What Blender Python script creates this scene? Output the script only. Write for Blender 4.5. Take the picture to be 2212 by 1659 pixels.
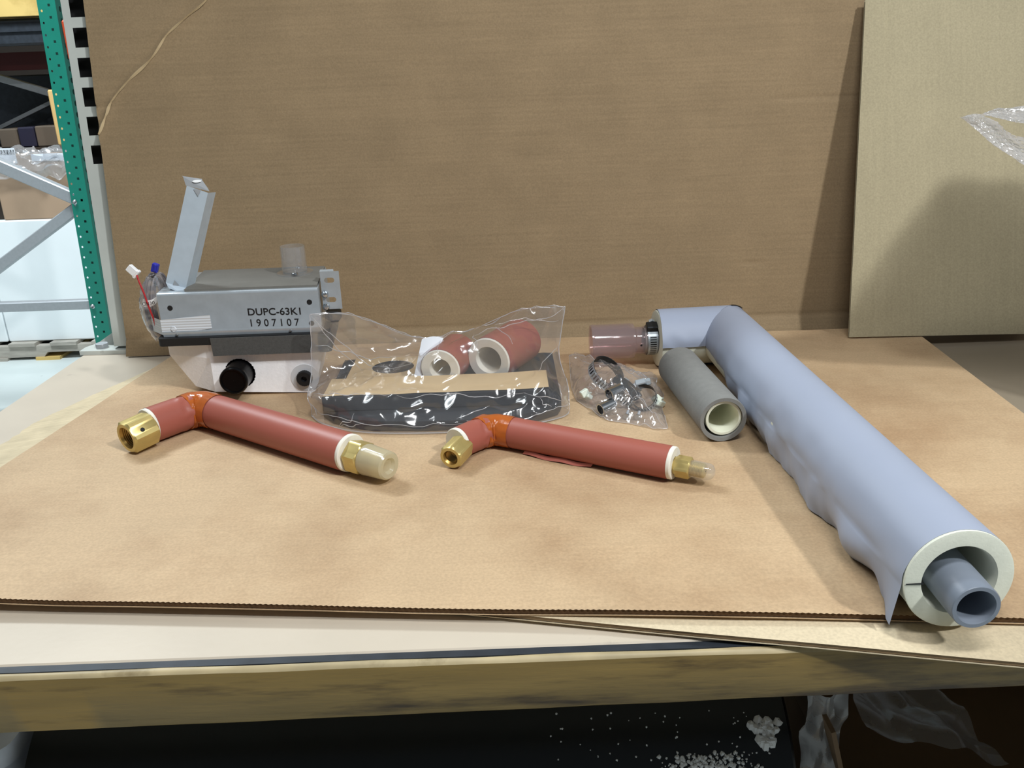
import bpy, math, random
import numpy as np
from mathutils import Vector as V, Matrix, noise
random.seed(7)
for o in list(bpy.data.objects): bpy.data.objects.remove(o)
scene = bpy.context.scene
COL = scene.collection
PI = math.pi

# ------------------------------------------------------------------ camera
F_PX, PITCH, ROLL = 1853.0, math.radians(19.9), math.radians(2.1)
fw = V((0, math.cos(PITCH), -math.sin(PITCH)))
r0 = V((1, 0, 0)); u0 = V((0, math.sin(PITCH), math.cos(PITCH)))
rt = r0*math.cos(ROLL) - u0*math.sin(ROLL)
up = r0*math.sin(ROLL) + u0*math.cos(ROLL)
cam = bpy.data.objects.new('camera', bpy.data.cameras.new('camera'))
COL.objects.link(cam)
cam.matrix_world = Matrix(((rt.x, up.x, -fw.x, 0), (rt.y, up.y, -fw.y, 0), (rt.z, up.z, -fw.z, 0.36), (0, 0, 0, 1)))
cam.data.sensor_fit = 'HORIZONTAL'; cam.data.sensor_width = 36.0
cam.data.lens = 36.0*F_PX/2212.0
cam.data.clip_start = 0.02
scene.camera = cam

# ------------------------------------------------------------------ light
world = bpy.data.worlds.new('world'); scene.world = world; world.use_nodes = True
bg = world.node_tree.nodes['Background']
bg.inputs[0].default_value = (0.84, 0.93, 1.0, 1); bg.inputs[1].default_value = 0.13
def lamp(name, loc, target, power, sx, sy, col):
    l = bpy.data.lights.new(name, 'AREA'); l.shape = 'RECTANGLE'; l.size = sx; l.size_y = sy
    l.energy = power; l.color = col
    o = bpy.data.objects.new(name, l); COL.objects.link(o); o.location = loc
    o.rotation_euler = (V(target)-V(loc)).to_track_quat('-Z', 'Y').to_euler()
    return o
lamp('ceiling_lamp_right', (2.05, -1.30, 2.80), (0.2, 0.9, 0), 92, 0.20, 0.20, (0.96, 0.99, 1.0))
lamp('low_near_lamp', (0.20, 0.12, 1.28), (0.15, 0.55, 0), 10.2, 0.6, 0.2, (0.97, 0.99, 1.0))  # unseen lamp, hung below the ceiling to steepen the falloff from the front
lamp('ceiling_lamp_left', (-1.5, 1.5, 2.6), (-0.2, 0.9, 0), 8, 0.8, 0.3, (0.92, 0.97, 1.0))
lamp('ceiling_lamp_aisle', (-1.9, 2.6, 2.8), (-2.2, 3.8, -0.9), 165, 1.2, 0.5, (0.85, 0.95, 1.0))
scene.view_settings.view_transform = 'Standard'
scene.view_settings.look = 'None'
scene.view_settings.exposure = 0.0
scene.view_settings.gamma = 1.0
scene.view_settings.use_curve_mapping = False

# ------------------------------------------------------------------ materials
def lin(c): return tuple(((x/255.0)/12.92 if x/255.0 <= 0.04045 else ((x/255.0+0.055)/1.055)**2.4) for x in c) + (1,)
MATS = {}
def mat(name, rgb, rough=0.6, metal=0.0, var=0.0, vscale=30, bump=0.0, bscale=200, spec=0.5, dark=None, dscale=6, dthr=(0.55, 0.75), stripe=None, sheen=0, trans=0, alpha=1, ior=1.45, stretch=None, stripebump=0.0, stripecol=0.0, fine=0.0, fscale=420):
    """procedural Principled material: rgb in sRGB 0-255, noise variation, stains, corrugation stripes along an axis"""
    m = bpy.data.materials.new(name); m.use_nodes = True
    nt = m.node_tree; N = nt.nodes; L = nt.links
    b = N['Principled BSDF']
    b.inputs['Roughness'].default_value = rough; b.inputs['Metallic'].default_value = metal
    b.inputs['Specular IOR Level'].default_value = spec; b.inputs['IOR'].default_value = ior
    b.inputs['Transmission Weight'].default_value = trans; b.inputs['Alpha'].default_value = alpha
    base = lin(rgb)
    tc = N.new('ShaderNodeTexCoord'); co = tc.outputs['Object']
    if stretch:
        mp = N.new('ShaderNodeMapping'); mp.inputs['Scale'].default_value = stretch
        L.new(co, mp.inputs['Vector']); cs = mp.outputs['Vector']
    else: cs = co
    cur = None
    def setcol(v): return v
    rgbn = N.new('ShaderNodeRGB'); rgbn.outputs[0].default_value = base; cur = rgbn.outputs[0]
    if var:
        n = N.new('ShaderNodeTexNoise'); n.inputs['Scale'].default_value = vscale; n.inputs['Detail'].default_value = 6
        L.new(cs, n.inputs['Vector'])
        mr = N.new('ShaderNodeMapRange'); mr.inputs[1].default_value = 0.3; mr.inputs[2].default_value = 0.7
        mr.inputs[3].default_value = 1-var; mr.inputs[4].default_value = 1+var
        L.new(n.outputs['Fac'], mr.inputs[0])
        mx = N.new('ShaderNodeVectorMath'); mx.operation = 'SCALE'
        L.new(cur, mx.inputs[0]); L.new(mr.outputs[0], mx.inputs['Scale']); cur = mx.outputs[0]
    if dark:
        n = N.new('ShaderNodeTexNoise'); n.inputs['Scale'].default_value = dscale; n.inputs['Detail'].default_value = 8; n.inputs['Roughness'].default_value = 0.62
        L.new(cs, n.inputs['Vector'])
        mr = N.new('ShaderNodeMapRange'); mr.inputs[1].default_value = dthr[0]; mr.inputs[2].default_value = dthr[1]
        L.new(n.outputs['Fac'], mr.inputs[0])
        mx = N.new('ShaderNodeMix'); mx.data_type = 'RGBA'
        L.new(mr.outputs[0], mx.inputs['Factor']); L.new(cur, mx.inputs['A']); mx.inputs['B'].default_value = lin(dark)
        cur = mx.outputs['Result']
    if fine:
        n = N.new('ShaderNodeTexNoise'); n.inputs['Scale'].default_value = fscale; n.inputs['Detail'].default_value = 3
        L.new(co, n.inputs['Vector'])
        mr = N.new('ShaderNodeMapRange'); mr.inputs[1].default_value = 0.3; mr.inputs[2].default_value = 0.7; mr.inputs[3].default_value = 1-fine; mr.inputs[4].default_value = 1+fine
        L.new(n.outputs['Fac'], mr.inputs[0])
        mx = N.new('ShaderNodeVectorMath'); mx.operation = 'SCALE'; L.new(cur, mx.inputs[0]); L.new(mr.outputs[0], mx.inputs['Scale']); cur = mx.outputs[0]
    hsum = None
    if stripe:
        ax, per = stripe
        sep = N.new('ShaderNodeSeparateXYZ'); L.new(co, sep.inputs[0])
        nz = N.new('ShaderNodeTexNoise'); nz.inputs['Scale'].default_value = 4.0; L.new(co, nz.inputs['Vector'])
        ma = N.new('ShaderNodeMath'); ma.operation = 'MULTIPLY_ADD'; L.new(sep.outputs['XYZ'.index(ax)], ma.inputs[0]); ma.inputs[1].default_value = 2*PI/per
        L.new(nz.outputs['Fac'], ma.inputs[2])
        si = N.new('ShaderNodeMath'); si.operation = 'SINE'; L.new(ma.outputs[0], si.inputs[0]); hsum = si.outputs[0]
        if stripecol:
            n2 = N.new('ShaderNodeTexNoise'); n2.inputs['Scale'].default_value = 1.0; n2.inputs['Detail'].default_value = 5
            mp2 = N.new('ShaderNodeMapping'); s = [8, 8, 8]; s['XYZ'.index(ax)] = 260; mp2.inputs['Scale'].default_value = s
            L.new(co, mp2.inputs['Vector']); L.new(mp2.outputs[0], n2.inputs['Vector'])
            ad = N.new('ShaderNodeMath'); ad.operation = 'MULTIPLY_ADD'; L.new(si.outputs[0], ad.inputs[0]); ad.inputs[1].default_value = 0.03; L.new(n2.outputs['Fac'], ad.inputs[2])
            mr = N.new('ShaderNodeMapRange'); mr.inputs[1].default_value = 0.25; mr.inputs[2].default_value = 0.75; mr.inputs[3].default_value = 1-stripecol; mr.inputs[4].default_value = 1+stripecol
            L.new(ad.outputs[0], mr.inputs[0])
            mx = N.new('ShaderNodeVectorMath'); mx.operation = 'SCALE'; L.new(cur, mx.inputs[0]); L.new(mr.outputs[0], mx.inputs['Scale']); cur = mx.outputs[0]
    L.new(cur, b.inputs['Base Color'])
    last = None
    if bump:
        n = N.new('ShaderNodeTexNoise'); n.inputs['Scale'].default_value = bscale; n.inputs['Detail'].default_value = 4
        L.new(cs, n.inputs['Vector'])
        bm = N.new('ShaderNodeBump'); bm.inputs['Strength'].default_value = bump; bm.inputs['Distance'].default_value = 0.001
        L.new(n.outputs['Fac'], bm.inputs['Height']); last = bm
    if stripe and stripebump:
        bm = N.new('ShaderNodeBump'); bm.inputs['Strength'].default_value = stripebump; bm.inputs['Distance'].default_value = 0.0004
        L.new(hsum, bm.inputs['Height'])
        if last: L.new(last.outputs[0], bm.inputs['Normal'])
        last = bm
    if last: L.new(last.outputs[0], b.inputs['Normal'])
    MATS[name] = m
    return m

def film(name, tint=(0.97, 0.97, 0.98), haze=0.07, gloss=0.06, rough=0.06, bump=0.5, bscale=60, blend=0.35, ridge='FBM', det=3, hc=(0.9, 0.9, 0.92)):
    """thin clear plastic film: see-through, with a little milky haze and crinkled gloss"""
    m = bpy.data.materials.new(name); m.use_nodes = True
    nt = m.node_tree; N = nt.nodes; L = nt.links; N.remove(N['Principled BSDF'])
    out = N['Material Output']
    tr = N.new('ShaderNodeBsdfTransparent'); tr.inputs[0].default_value = (*tint, 1)
    gl = N.new('ShaderNodeBsdfGlossy'); gl.inputs['Roughness'].default_value = rough; gl.inputs[0].default_value = (1, 1, 1, 1)
    df = N.new('ShaderNodeBsdfTranslucent'); df.inputs[0].default_value = (*hc, 1)
    d2 = N.new('ShaderNodeBsdfDiffuse'); d2.inputs[0].default_value = (*hc, 1)
    tc = N.new('ShaderNodeTexCoord')
    n = N.new('ShaderNodeTexNoise'); n.inputs['Scale'].default_value = bscale; n.inputs['Detail'].default_value = det; n.inputs['Distortion'].default_value = 0.8; n.noise_type = ridge
    L.new(tc.outputs['Object'], n.inputs['Vector'])
    bm = N.new('ShaderNodeBump'); bm.inputs['Strength'].default_value = bump; bm.inputs['Distance'].default_value = 0.004
    L.new(n.outputs['Fac'], bm.inputs['Height']); L.new(bm.outputs[0], gl.inputs['Normal'])
    lw = N.new('ShaderNodeLayerWeight'); lw.inputs['Blend'].default_value = 0.5
    L.new(bm.outputs[0], lw.inputs['Normal'])
    pw = N.new('ShaderNodeMath'); pw.operation = 'POWER'; L.new(lw.outputs['Facing'], pw.inputs[0]); pw.inputs[1].default_value = 4.0
    ml = N.new('ShaderNodeMath'); ml.operation = 'MULTIPLY_ADD'; L.new(pw.outputs[0], ml.inputs[0]); ml.inputs[1].default_value = blend*1.6; ml.inputs[2].default_value = gloss
    ml.use_clamp = True
    hz = N.new('ShaderNodeMixShader'); hz.inputs[0].default_value = 0.5; L.new(df.outputs[0], hz.inputs[1]); L.new(d2.outputs[0], hz.inputs[2])
    m1 = N.new('ShaderNodeMixShader'); m1.inputs[0].default_value = haze; L.new(tr.outputs[0], m1.inputs[1]); L.new(hz.outputs[0], m1.inputs[2])
    m2 = N.new('ShaderNodeMixShader'); L.new(ml.outputs[0], m2.inputs[0]); L.new(m1.outputs[0], m2.inputs[1]); L.new(gl.outputs[0], m2.inputs[2])
    L.new(m2.outputs[0], out.inputs[0])
    MATS[name] = m
    return m

kraft_back = mat('kraft_backdrop', (149, 128, 99), 0.75, var=0.06, vscale=14, bump=0.12, bscale=500, spec=0.25, stripe=('Z', 0.0072), stripebump=0.04, stripecol=0.065, fine=0.09)
kraft_sheet = mat('kraft_sheet', (193, 166, 132), 0.62, var=0.05, vscale=10, bump=0.12, bscale=500, spec=0.35, dark=(156, 124, 92), dscale=4.0, dthr=(0.44, 0.76), stripe=('Y', 0.0075), stripebump=0.02, stripecol=0.035, fine=0.09)
kraft_pale = mat('kraft_pale', (172, 161, 132), 0.7, var=0.04, vscale=12, bump=0.15, bscale=500, spec=0.3, stripe=('X', 0.0075), stripebump=0.03, stripecol=0.035, fine=0.09)
kraft_pale2 = mat('kraft_pale_sheet', (208, 192, 162), 0.7, var=0.04, vscale=12, bump=0.12, bscale=500, spec=0.3, fine=0.09)
kraft_core = mat('kraft_core', (92, 66, 40), 0.9, var=0.15, vscale=200)
kraft_torn = mat('kraft_torn', (206, 184, 146), 0.85, var=0.1, vscale=60, bump=0.3, bscale=300)
kraft_flute = mat('kraft_flute', (206, 190, 158), 0.85, var=0.1, vscale=40, stripe=('Y', 0.007), stripebump=0.5, stripecol=0.10)
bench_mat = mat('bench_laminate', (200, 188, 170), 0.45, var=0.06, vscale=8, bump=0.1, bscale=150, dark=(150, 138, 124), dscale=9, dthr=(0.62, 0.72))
def bench_tone(m):  # browner tone blended in towards the right, with a noisy edge
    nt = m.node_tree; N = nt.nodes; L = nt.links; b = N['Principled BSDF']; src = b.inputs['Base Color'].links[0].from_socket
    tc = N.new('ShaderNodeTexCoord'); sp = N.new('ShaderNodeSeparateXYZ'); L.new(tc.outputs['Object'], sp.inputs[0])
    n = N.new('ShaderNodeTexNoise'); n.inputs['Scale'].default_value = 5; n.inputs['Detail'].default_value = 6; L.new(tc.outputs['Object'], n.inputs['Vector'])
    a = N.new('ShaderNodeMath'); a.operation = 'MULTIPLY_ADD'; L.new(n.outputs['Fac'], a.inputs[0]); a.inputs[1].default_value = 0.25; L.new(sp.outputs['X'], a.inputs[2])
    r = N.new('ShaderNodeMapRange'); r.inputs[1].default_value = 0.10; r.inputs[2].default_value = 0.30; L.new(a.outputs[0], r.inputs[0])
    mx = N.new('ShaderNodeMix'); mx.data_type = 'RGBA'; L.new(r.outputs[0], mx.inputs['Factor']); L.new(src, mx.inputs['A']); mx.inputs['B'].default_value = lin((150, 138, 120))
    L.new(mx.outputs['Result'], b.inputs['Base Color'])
bench_tone(bench_mat)
strip_mat = mat('dark_edge_strip', (44, 49, 56), 0.5, metal=0.1, var=0.2, vscale=60)
rail_mat = mat('worn_wood', (130, 107, 58), 0.5, var=0.16, vscale=7, bump=0.3, bscale=40, stretch=(1, 1, 9), dark=(62, 45, 22), dscale=6, dthr=(0.52, 0.68))
floor_mat = mat('concrete', (206, 214, 212), 0.55, var=0.06, vscale=3, dark=(120, 130, 130), dscale=7, dthr=(0.66, 0.72))
wall_mat = mat('painted_wall', (176, 186, 188), 0.7, var=0.03, vscale=3)
galv = mat('galvanised_steel', (182, 190, 196), 0.34, metal=0.45, var=0.06, vscale=90)
galv_dull = mat('galvanised_dull', (172, 176, 180), 0.5, metal=0.35, var=0.05, vscale=90)
steel_bright = mat('bright_steel', (196, 200, 204), 0.22, metal=1.0)
steel_dark = mat('dark_steel', (60, 62, 64), 0.4, metal=0.8)
black_plastic = mat('black_plastic', (8, 8, 9), 0.32, spec=0.22)
black_matt = mat('black_matt', (24, 25, 27), 0.55)
foam_gray = mat('grey_foam_tape', (80, 80, 78), 0.9, var=0.12, vscale=300, bump=0.3, bscale=900)
foam_top = mat('grey_foam_sheet', (116, 114, 108), 0.85, var=0.06, vscale=40, bump=0.2, bscale=700)
styro = mat('white_styrofoam', (250, 250, 252), 0.8, var=0.03, vscale=250, bump=0.25, bscale=350)
white_washer = mat('white_washer', (216, 218, 220), 0.75)
black_foam = mat('black_foam', (34, 37, 42), 0.85, var=0.15, vscale=250, bump=0.2, bscale=700)
tan_paper = mat('tan_release_paper', (205, 178, 136), 0.7, var=0.03, vscale=30)
white_paper = mat('white_paper', (226, 230, 236), 0.6)
jacket = mat('lavender_jacket', (158, 166, 184), 0.50, var=0.03, vscale=10, bump=0.06, bscale=120, spec=0.35)
pipe_foam = mat('cream_foam', (222, 224, 208), 0.85, var=0.03, vscale=150, bump=0.15, bscale=500)
pvc_gray = mat('grey_pvc', (122, 130, 142), 0.35, var=0.03, vscale=30)
foam_tube = mat('grey_foam_tube', (130, 130, 127), 0.9, var=0.05, vscale=120, bump=0.25, bscale=900, spec=0.2)
pvc_cream = mat('cream_pvc', (226, 228, 208), 0.35)
red_jacket = mat('red_jacket', (160, 90, 77), 0.42, var=0.03, vscale=12, bump=0.05, bscale=150, spec=0.4)
white_foam = mat('white_foam', (232, 228, 216), 0.85, var=0.03, vscale=150)
amber = mat('amber_tape', (176, 92, 38), 0.16, var=0.12, vscale=50, bump=0.4, bscale=60, spec=0.6)
brass = mat('brass', (204, 184, 120), 0.38, metal=0.6, var=0.08, vscale=60)
brass_dark = mat('brass_thread', (176, 142, 80), 0.35, metal=0.8)
copper = mat('copper', (150, 84, 56), 0.35, metal=1.0)
cap_milky = mat('milky_cap', (226, 220, 186), 0.25, trans=0.55, ior=1.2, spec=0.5)
cap_clear = film('clear_cap', (0.93, 0.92, 0.86), haze=0.22, gloss=0.07, rough=0.08, bump=0.1, blend=0.35)
clear_hard = film('clear_plastic', (0.93, 0.94, 0.95), haze=0.10, gloss=0.06, rough=0.05, bump=0.0, blend=0.62)
clear_pink = film('pinkish_clear_plastic', (0.80, 0.69, 0.70), haze=0.16, gloss=0.06, rough=0.10, bump=0.0, blend=0.3)
bag_film = film('bag_film', (0.975, 0.975, 0.985), haze=0.085, gloss=0.075, rough=0.13, bump=0.5, bscale=13, det=1.6, blend=0.5, ridge='RIDGED_MULTIFRACTAL')
bag_film2 = film('bag_film_small', (0.95, 0.95, 0.965), haze=0.13, gloss=0.10, rough=0.09, bump=0.4, bscale=42, det=2, blend=0.35, ridge='RIDGED_MULTIFRACTAL')
wrap_film = film('shrink_wrap', (0.85, 0.86, 0.88), haze=0.35, gloss=0.12, rough=0.15, bump=0.7, bscale=14, blend=0.5)
bubble_film = film('bubble_film', (0.90, 0.90, 0.93), haze=0.62, gloss=0.3, rough=0.15, bump=0.5, bscale=70, blend=0.3)
post_white = mat('chipped_white_paint', (196, 200, 194), 0.5, var=0.06, vscale=20, dark=(112, 112, 106), dscale=16, dthr=(0.64, 0.72))
green_paint = mat('green_paint', (28, 128, 110), 0.4, var=0.05, vscale=20)
red_paint = mat('red_paint', (64, 18, 16), 0.5)  # beam red darkened in the colour to suit the dim bay
orange_paint = mat('orange_paint', (196, 70, 34), 0.5, var=0.1, vscale=40)
white_card = mat('white_carton', (236, 242, 244), 0.6, var=0.02, vscale=5)
brown_card = mat('brown_carton', (168, 142, 118), 0.75, var=0.06, vscale=8)
dark_card = mat('shaded_brown_carton', (44, 36, 29), 0.8, var=0.08, vscale=8)  # brown darkened to carry the shade of the rack bay
tan_card = mat('tan_carton', (208, 170, 110), 0.75, var=0.05, vscale=8)
dull_card = mat('dull_carton', (92, 80, 68), 0.8, var=0.06, vscale=8)  # carton brown with the dimness of the shelf put into the colour
navy = mat('navy_print', (30, 28, 48), 0.6)
pallet_mat = mat('weathered_pallet_wood', (168, 162, 152), 0.8, var=0.16, vscale=14, stretch=(1, 1, 5))
yellow_wood = mat('pale_yellow_wood', (206, 176, 108), 0.6, var=0.1, vscale=5, dark=(160, 128, 62), dscale=3, dthr=(0.5, 0.7))
roll_black = mat('black_roll', (16, 20, 22), 0.32, var=0.1, vscale=5)
crumb = mat('white_crumb', (222, 222, 220), 0.9)
nylon = mat('white_nylon', (226, 234, 220), 0.4)
conn_white = mat('white_connector', (238, 238, 238), 0.4)
conn_blue = mat('blue_connector', (40, 44, 160), 0.4)
wire_red = mat('red_wire', (176, 40, 44), 0.4)
wire_gray = mat('grey_wire', (128, 120, 120), 0.45)
ink = mat('black_ink', (22, 22, 24), 0.6)
tape_white = mat('fibre_tape', (214, 220, 226), 0.4, stripe=('Z', 0.0032), stripebump=0.4, stripecol=0.10)

# ------------------------------------------------------------------ mesh helpers
def org(p):
    o = V((0, 0, 0))
    while p is not None: o = o + p.location; p = p.parent
    return o
def mk(name, verts, faces, m, parent=None, smooth=True, angle=35, loc=None):
    """link one mesh object; verts are world coordinates"""
    o0 = org(parent)
    L0 = V(loc) if (loc is not None and parent is None) else V((0, 0, 0))
    me = bpy.data.meshes.new(name)
    sh = o0 + L0
    me.from_pydata([(v[0]-sh[0], v[1]-sh[1], v[2]-sh[2]) for v in verts], [], faces)
    me.validate()
    me.materials.append(m)
    if smooth:
        me.polygons.foreach_set('use_smooth', [True]*len(me.polygons))
        me.set_sharp_from_angle(angle=math.radians(angle))
    me.update()
    o = bpy.data.objects.new(name, me); COL.objects.link(o)
    o.location = L0
    o.parent = parent
    return o
def thing(name, loc, label, cat, group=None):
    e = bpy.data.objects.new(name, None); e.empty_display_size = 0.02; COL.objects.link(e); e.location = loc
    return tag(e, label, cat, group)
def tag(o, label=None, cat=None, group=None, kind=None):
    if label: o['label'] = label
    if cat: o['category'] = cat
    if group: o['group'] = group
    if kind: o['kind'] = kind
    return o
class G:
    """geometry collector"""
    def __init__(s): s.v = []; s.f = []
    def add(s, v, f):
        b = len(s.v); s.v += [tuple(x) for x in v]; s.f += [tuple(i+b for i in q) for q in f]; return s
    def box(s, x0, x1, y0, y1, z0, z1):
        return s.add([(x, y, z) for z in (z0, z1) for y in (y0, y1) for x in (x0, x1)],
                     [(0, 2, 3, 1), (4, 5, 7, 6), (0, 1, 5, 4), (2, 6, 7, 3), (0, 4, 6, 2), (1, 3, 7, 5)])
    def bevbox(s, x0, x1, y0, y1, z0, z1, b):
        """box with chamfered edges"""
        P = {}
        vs = []
        def idx(p):
            if p not in P: P[p] = len(vs); vs.append(p)
            return P[p]
        X = (x0, x1); Y = (y0, y1); Z = (z0, z1); fs = []
        def pt(i, j, k, ax):
            p = [X[i], Y[j], Z[k]]; sg = [1 if i == 0 else -1, 1 if j == 0 else -1, 1 if k == 0 else -1]
            for a in range(3):
                if a != ax: p[a] += sg[a]*b
            return idx((p[0], p[1], p[2], i, j, k, ax))
        for ax in range(3):
            for e in (0, 1):
                q = []
                for (s1, s2) in ((0, 0), (1, 0), (1, 1), (0, 1)):
                    ijk = [0, 0, 0]; ijk[ax] = e; o = [a for a in range(3) if a != ax]; ijk[o[0]] = s1; ijk[o[1]] = s2
                    q.append(pt(*ijk, ax))
                fs.append(tuple(q))
        for ax in range(3):
            o = [a for a in range(3) if a != ax]
            for s1 in (0, 1):
                for s2 in (0, 1):
                    a0 = [0, 0, 0]; a0[ax] = 0; a0[o[0]] = s1; a0[o[1]] = s2
                    a1 = list(a0); a1[ax] = 1
                    fs.append((pt(*a0, o[0]), pt(*a1, o[0]), pt(*a1, o[1]), pt(*a0, o[1])))
        for i in (0, 1):
            for j in (0, 1):
                for k in (0, 1): fs.append((pt(i, j, k, 0), pt(i, j, k, 1), pt(i, j, k, 2)))
        return s.add([p[:3] for p in vs], fs)
    def prism(s, poly, z0, z1):
        n = len(poly)
        return s.add([(x, y, z0) for x, y in poly]+[(x, y, z1) for x, y in poly],
                     [tuple(range(n-1, -1, -1)), tuple(range(n, 2*n))]+[(i, (i+1) % n, n+(i+1) % n, n+i) for i in range(n)])
    def xf(s, M): s.v = [tuple(M @ V(p)) for p in s.v]; return s
    def mk(s, name, m, parent=None, **k): return mk(name, s.v, s.f, m, parent, **k)
def frame(d, upv=V((0, 0, 1))):
    d = V(d).normalized()
    a = d.cross(upv)
    if a.length < 1e-4: a = d.cross(V((1, 0, 0)))
    a.normalize(); b = a.cross(d).normalized()
    return d, a, b
def lathe(profile, o, d, n=48, rfun=None, g=None, close=True):
    """revolve profile [(along, radius)] about the axis from o along d"""
    g = g or G(); d, a, b = frame(d); o = V(o); vs = []; fs = []
    for i, (t, r) in enumerate(profile):
        for k in range(n):
            th = 2*PI*k/n
            rr = rfun(i, th, r) if rfun else r
            vs.append(o+d*t+(a*math.cos(th)+b*math.sin(th))*rr)
    for i in range(len(profile)-1):
        for k in range(n):
            k2 = (k+1) % n
            fs.append((i*n+k, (i+1)*n+k, (i+1)*n+k2, i*n+k2))
    return g.add(vs, fs)
def sweep(path, rad, n=32, g=None, cap=False, upv=V((0, 0, 1)), rfun=None):
    """tube along a path (list of points); rad number or function of i"""
    g = g or G(); P = [V(p) for p in path]; vs = []; fs = []; m = len(P)
    for i in range(m):
        t = (P[min(i+1, m-1)]-P[max(i-1, 0)])
        d, a, b = frame(t, upv)
        r = rad(i) if callable(rad) else rad
        for k in range(n):
            th = 2*PI*k/n
            rr = rfun(i, th, r) if rfun else r
            vs.append(P[i]+(a*math.cos(th)+b*math.sin(th))*rr)
    for i in range(m-1):
        for k in range(n):
            k2 = (k+1) % n; fs.append((i*n+k, (i+1)*n+k, (i+1)*n+k2, i*n+k2))
    if cap: fs += [tuple(range(n-1, -1, -1)), tuple((m-1)*n+k for k in range(n))]
    return g.add(vs, fs)
def crom(pts, t):
    n = len(pts)-1; x = min(max(t, 0), 1)*n; i = min(int(x), n-1); f = x-i
    p0, p1, p2, p3 = pts[max(i-1, 0)], pts[i], pts[i+1], pts[min(i+2, n)]
    p0, p1, p2, p3 = V(p0), V(p1), V(p2), V(p3)
    return 0.5*((2*p1)+(p2-p0)*f+(2*p0-5*p1+4*p2-p3)*f*f+(3*p1-p0-3*p2+p3)*f**3)
def lerp1(tab, x):
    if x <= tab[0][0]: return tab[0][1]
    for (a, fa), (b, fb) in zip(tab, tab[1:]):
        if x <= b: return fa+(fb-fa)*(x-a)/(b-a)
    return tab[-1][1]
def nz(x, y=0.0, z=0.0): return noise.noise(V((x, y, z)))
def gridmesh(fn, nu, nv, g=None):
    g = g or G()
    vs = [fn(i/nu, j/nv) for j in range(nv+1) for i in range(nu+1)]
    fs = [(j*(nu+1)+i, j*(nu+1)+i+1, (j+1)*(nu+1)+i+1, (j+1)*(nu+1)+i) for j in range(nv) for i in range(nu)]
    return g.add(vs, fs)
def smooth(a, b, x):
    t = min(max((x-a)/(b-a), 0), 1); return t*t*(3-2*t)

def board(root, c, th, nu, nv, disp, face_mat, back_mat=None, tooth=0.0, core=None):
    """corrugated board from four corners c (front-left, front-right, back-right, back-left of the shown face): face liner, core, back liner"""
    A, B, C_, D = [V(p) for p in c]
    n = (B-A).cross(D-A).normalized()
    def P(u, v, h): return (A*(1-u)+B*u)*(1-v)+(D*(1-u)+C_*u)*v+n*h
    def top(u, v):
        p = P(u, v, disp(u, v))
        if tooth and v == 0: p = p+(A-D).normalized()*tooth*(0.5 if int(round(u*nu)) % 2 else -0.5)
        return p
    gridmesh(top, nu, nv).mk('face_liner', face_mat, root, angle=60)
    e = 0.0012/max((B-A).length, 0.1); e2 = 0.0012/max((D-A).length, 0.1)
    def rim(h0, h1, e, e2, cnt=80):
        g = G(); ring = []
        for i in range(cnt): ring.append((e+(1-2*e)*i/cnt, e2))
        for i in range(cnt): ring.append((1-e, e2+(1-2*e2)*i/cnt))
        for i in range(cnt): ring.append((1-e-(1-2*e)*i/cnt, 1-e2))
        for i in range(cnt): ring.append((e, 1-e2-(1-2*e2)*i/cnt))
        m = len(ring); vs = []
        for h in (h0, h1): vs += [P(u, v, disp(u, v)+h) for u, v in ring]
        g.add(vs, [(i, (i+1) % m, m+(i+1) % m, m+i) for i in range(m)])
        return g
    rim(0, -th+0.0006, e, e2).mk('core', core or kraft_core, root, smooth=False)
    g = rim(-th+0.0006, -th, 0, 0)
    g2 = gridmesh(lambda u, v: P(u, v, disp(u, v)-th), 40, 30)
    g.add(g2.v, [tuple(reversed(q)) for q in g2.f])
    g.mk('back_liner', back_mat or face_mat, root, angle=60)

# ================================================================== the setting
o = G().box(-6, 4, -3, 7, -0.95, -0.90).mk('floor', floor_mat, smooth=False); tag(o, 'pale grey concrete warehouse floor', None, kind='structure')
o = G().box(-6, 4, 7.0, 7.1, -0.9, 3.4).mk('wall_back', wall_mat, smooth=False); tag(o, 'light grey warehouse wall far behind the rack', None, kind='structure')

# ------------------------------------------------------------------ work bench
bench = thing('workbench', (0.3, 0.9, -0.9), 'wooden workbench with beige top, dark edge strip and thick worn front rail', 'workbench')
BL, BR_, BB = -0.640, 1.45, 1.32
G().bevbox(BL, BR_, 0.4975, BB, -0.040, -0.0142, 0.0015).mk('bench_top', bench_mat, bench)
G().box(BL, BR_, 0.4905, 0.4974, -0.040, -0.0150).mk('edge_strip', strip_mat, bench, smooth=False)
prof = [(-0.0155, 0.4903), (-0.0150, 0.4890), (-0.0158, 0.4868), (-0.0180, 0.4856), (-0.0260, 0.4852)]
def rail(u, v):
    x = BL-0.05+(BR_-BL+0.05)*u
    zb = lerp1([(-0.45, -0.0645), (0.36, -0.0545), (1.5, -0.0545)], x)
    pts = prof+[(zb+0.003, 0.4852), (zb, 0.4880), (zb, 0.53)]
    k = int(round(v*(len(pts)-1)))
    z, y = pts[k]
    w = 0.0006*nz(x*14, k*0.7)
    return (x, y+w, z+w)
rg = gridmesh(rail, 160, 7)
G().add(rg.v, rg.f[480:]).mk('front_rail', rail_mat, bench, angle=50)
G().add(rg.v, rg.f[:480]).mk('worn_highlight_edge', mat('worn_highlight_wood', (176, 160, 124), 0.5, var=0.2, vscale=25, dark=(126, 110, 78), dscale=16, dthr=(0.54, 0.70)), bench, angle=50)  # worn rounded top of the rail, its highlight mixed into the pale colour
for x in (BL+0.05, 1.36):
    for y in (0.56, 1.26): G().bevbox(x-0.04, x+0.04, y-0.04, y+0.04, -0.9, -0.040, 0.003).mk('leg', rail_mat, bench)
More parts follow.
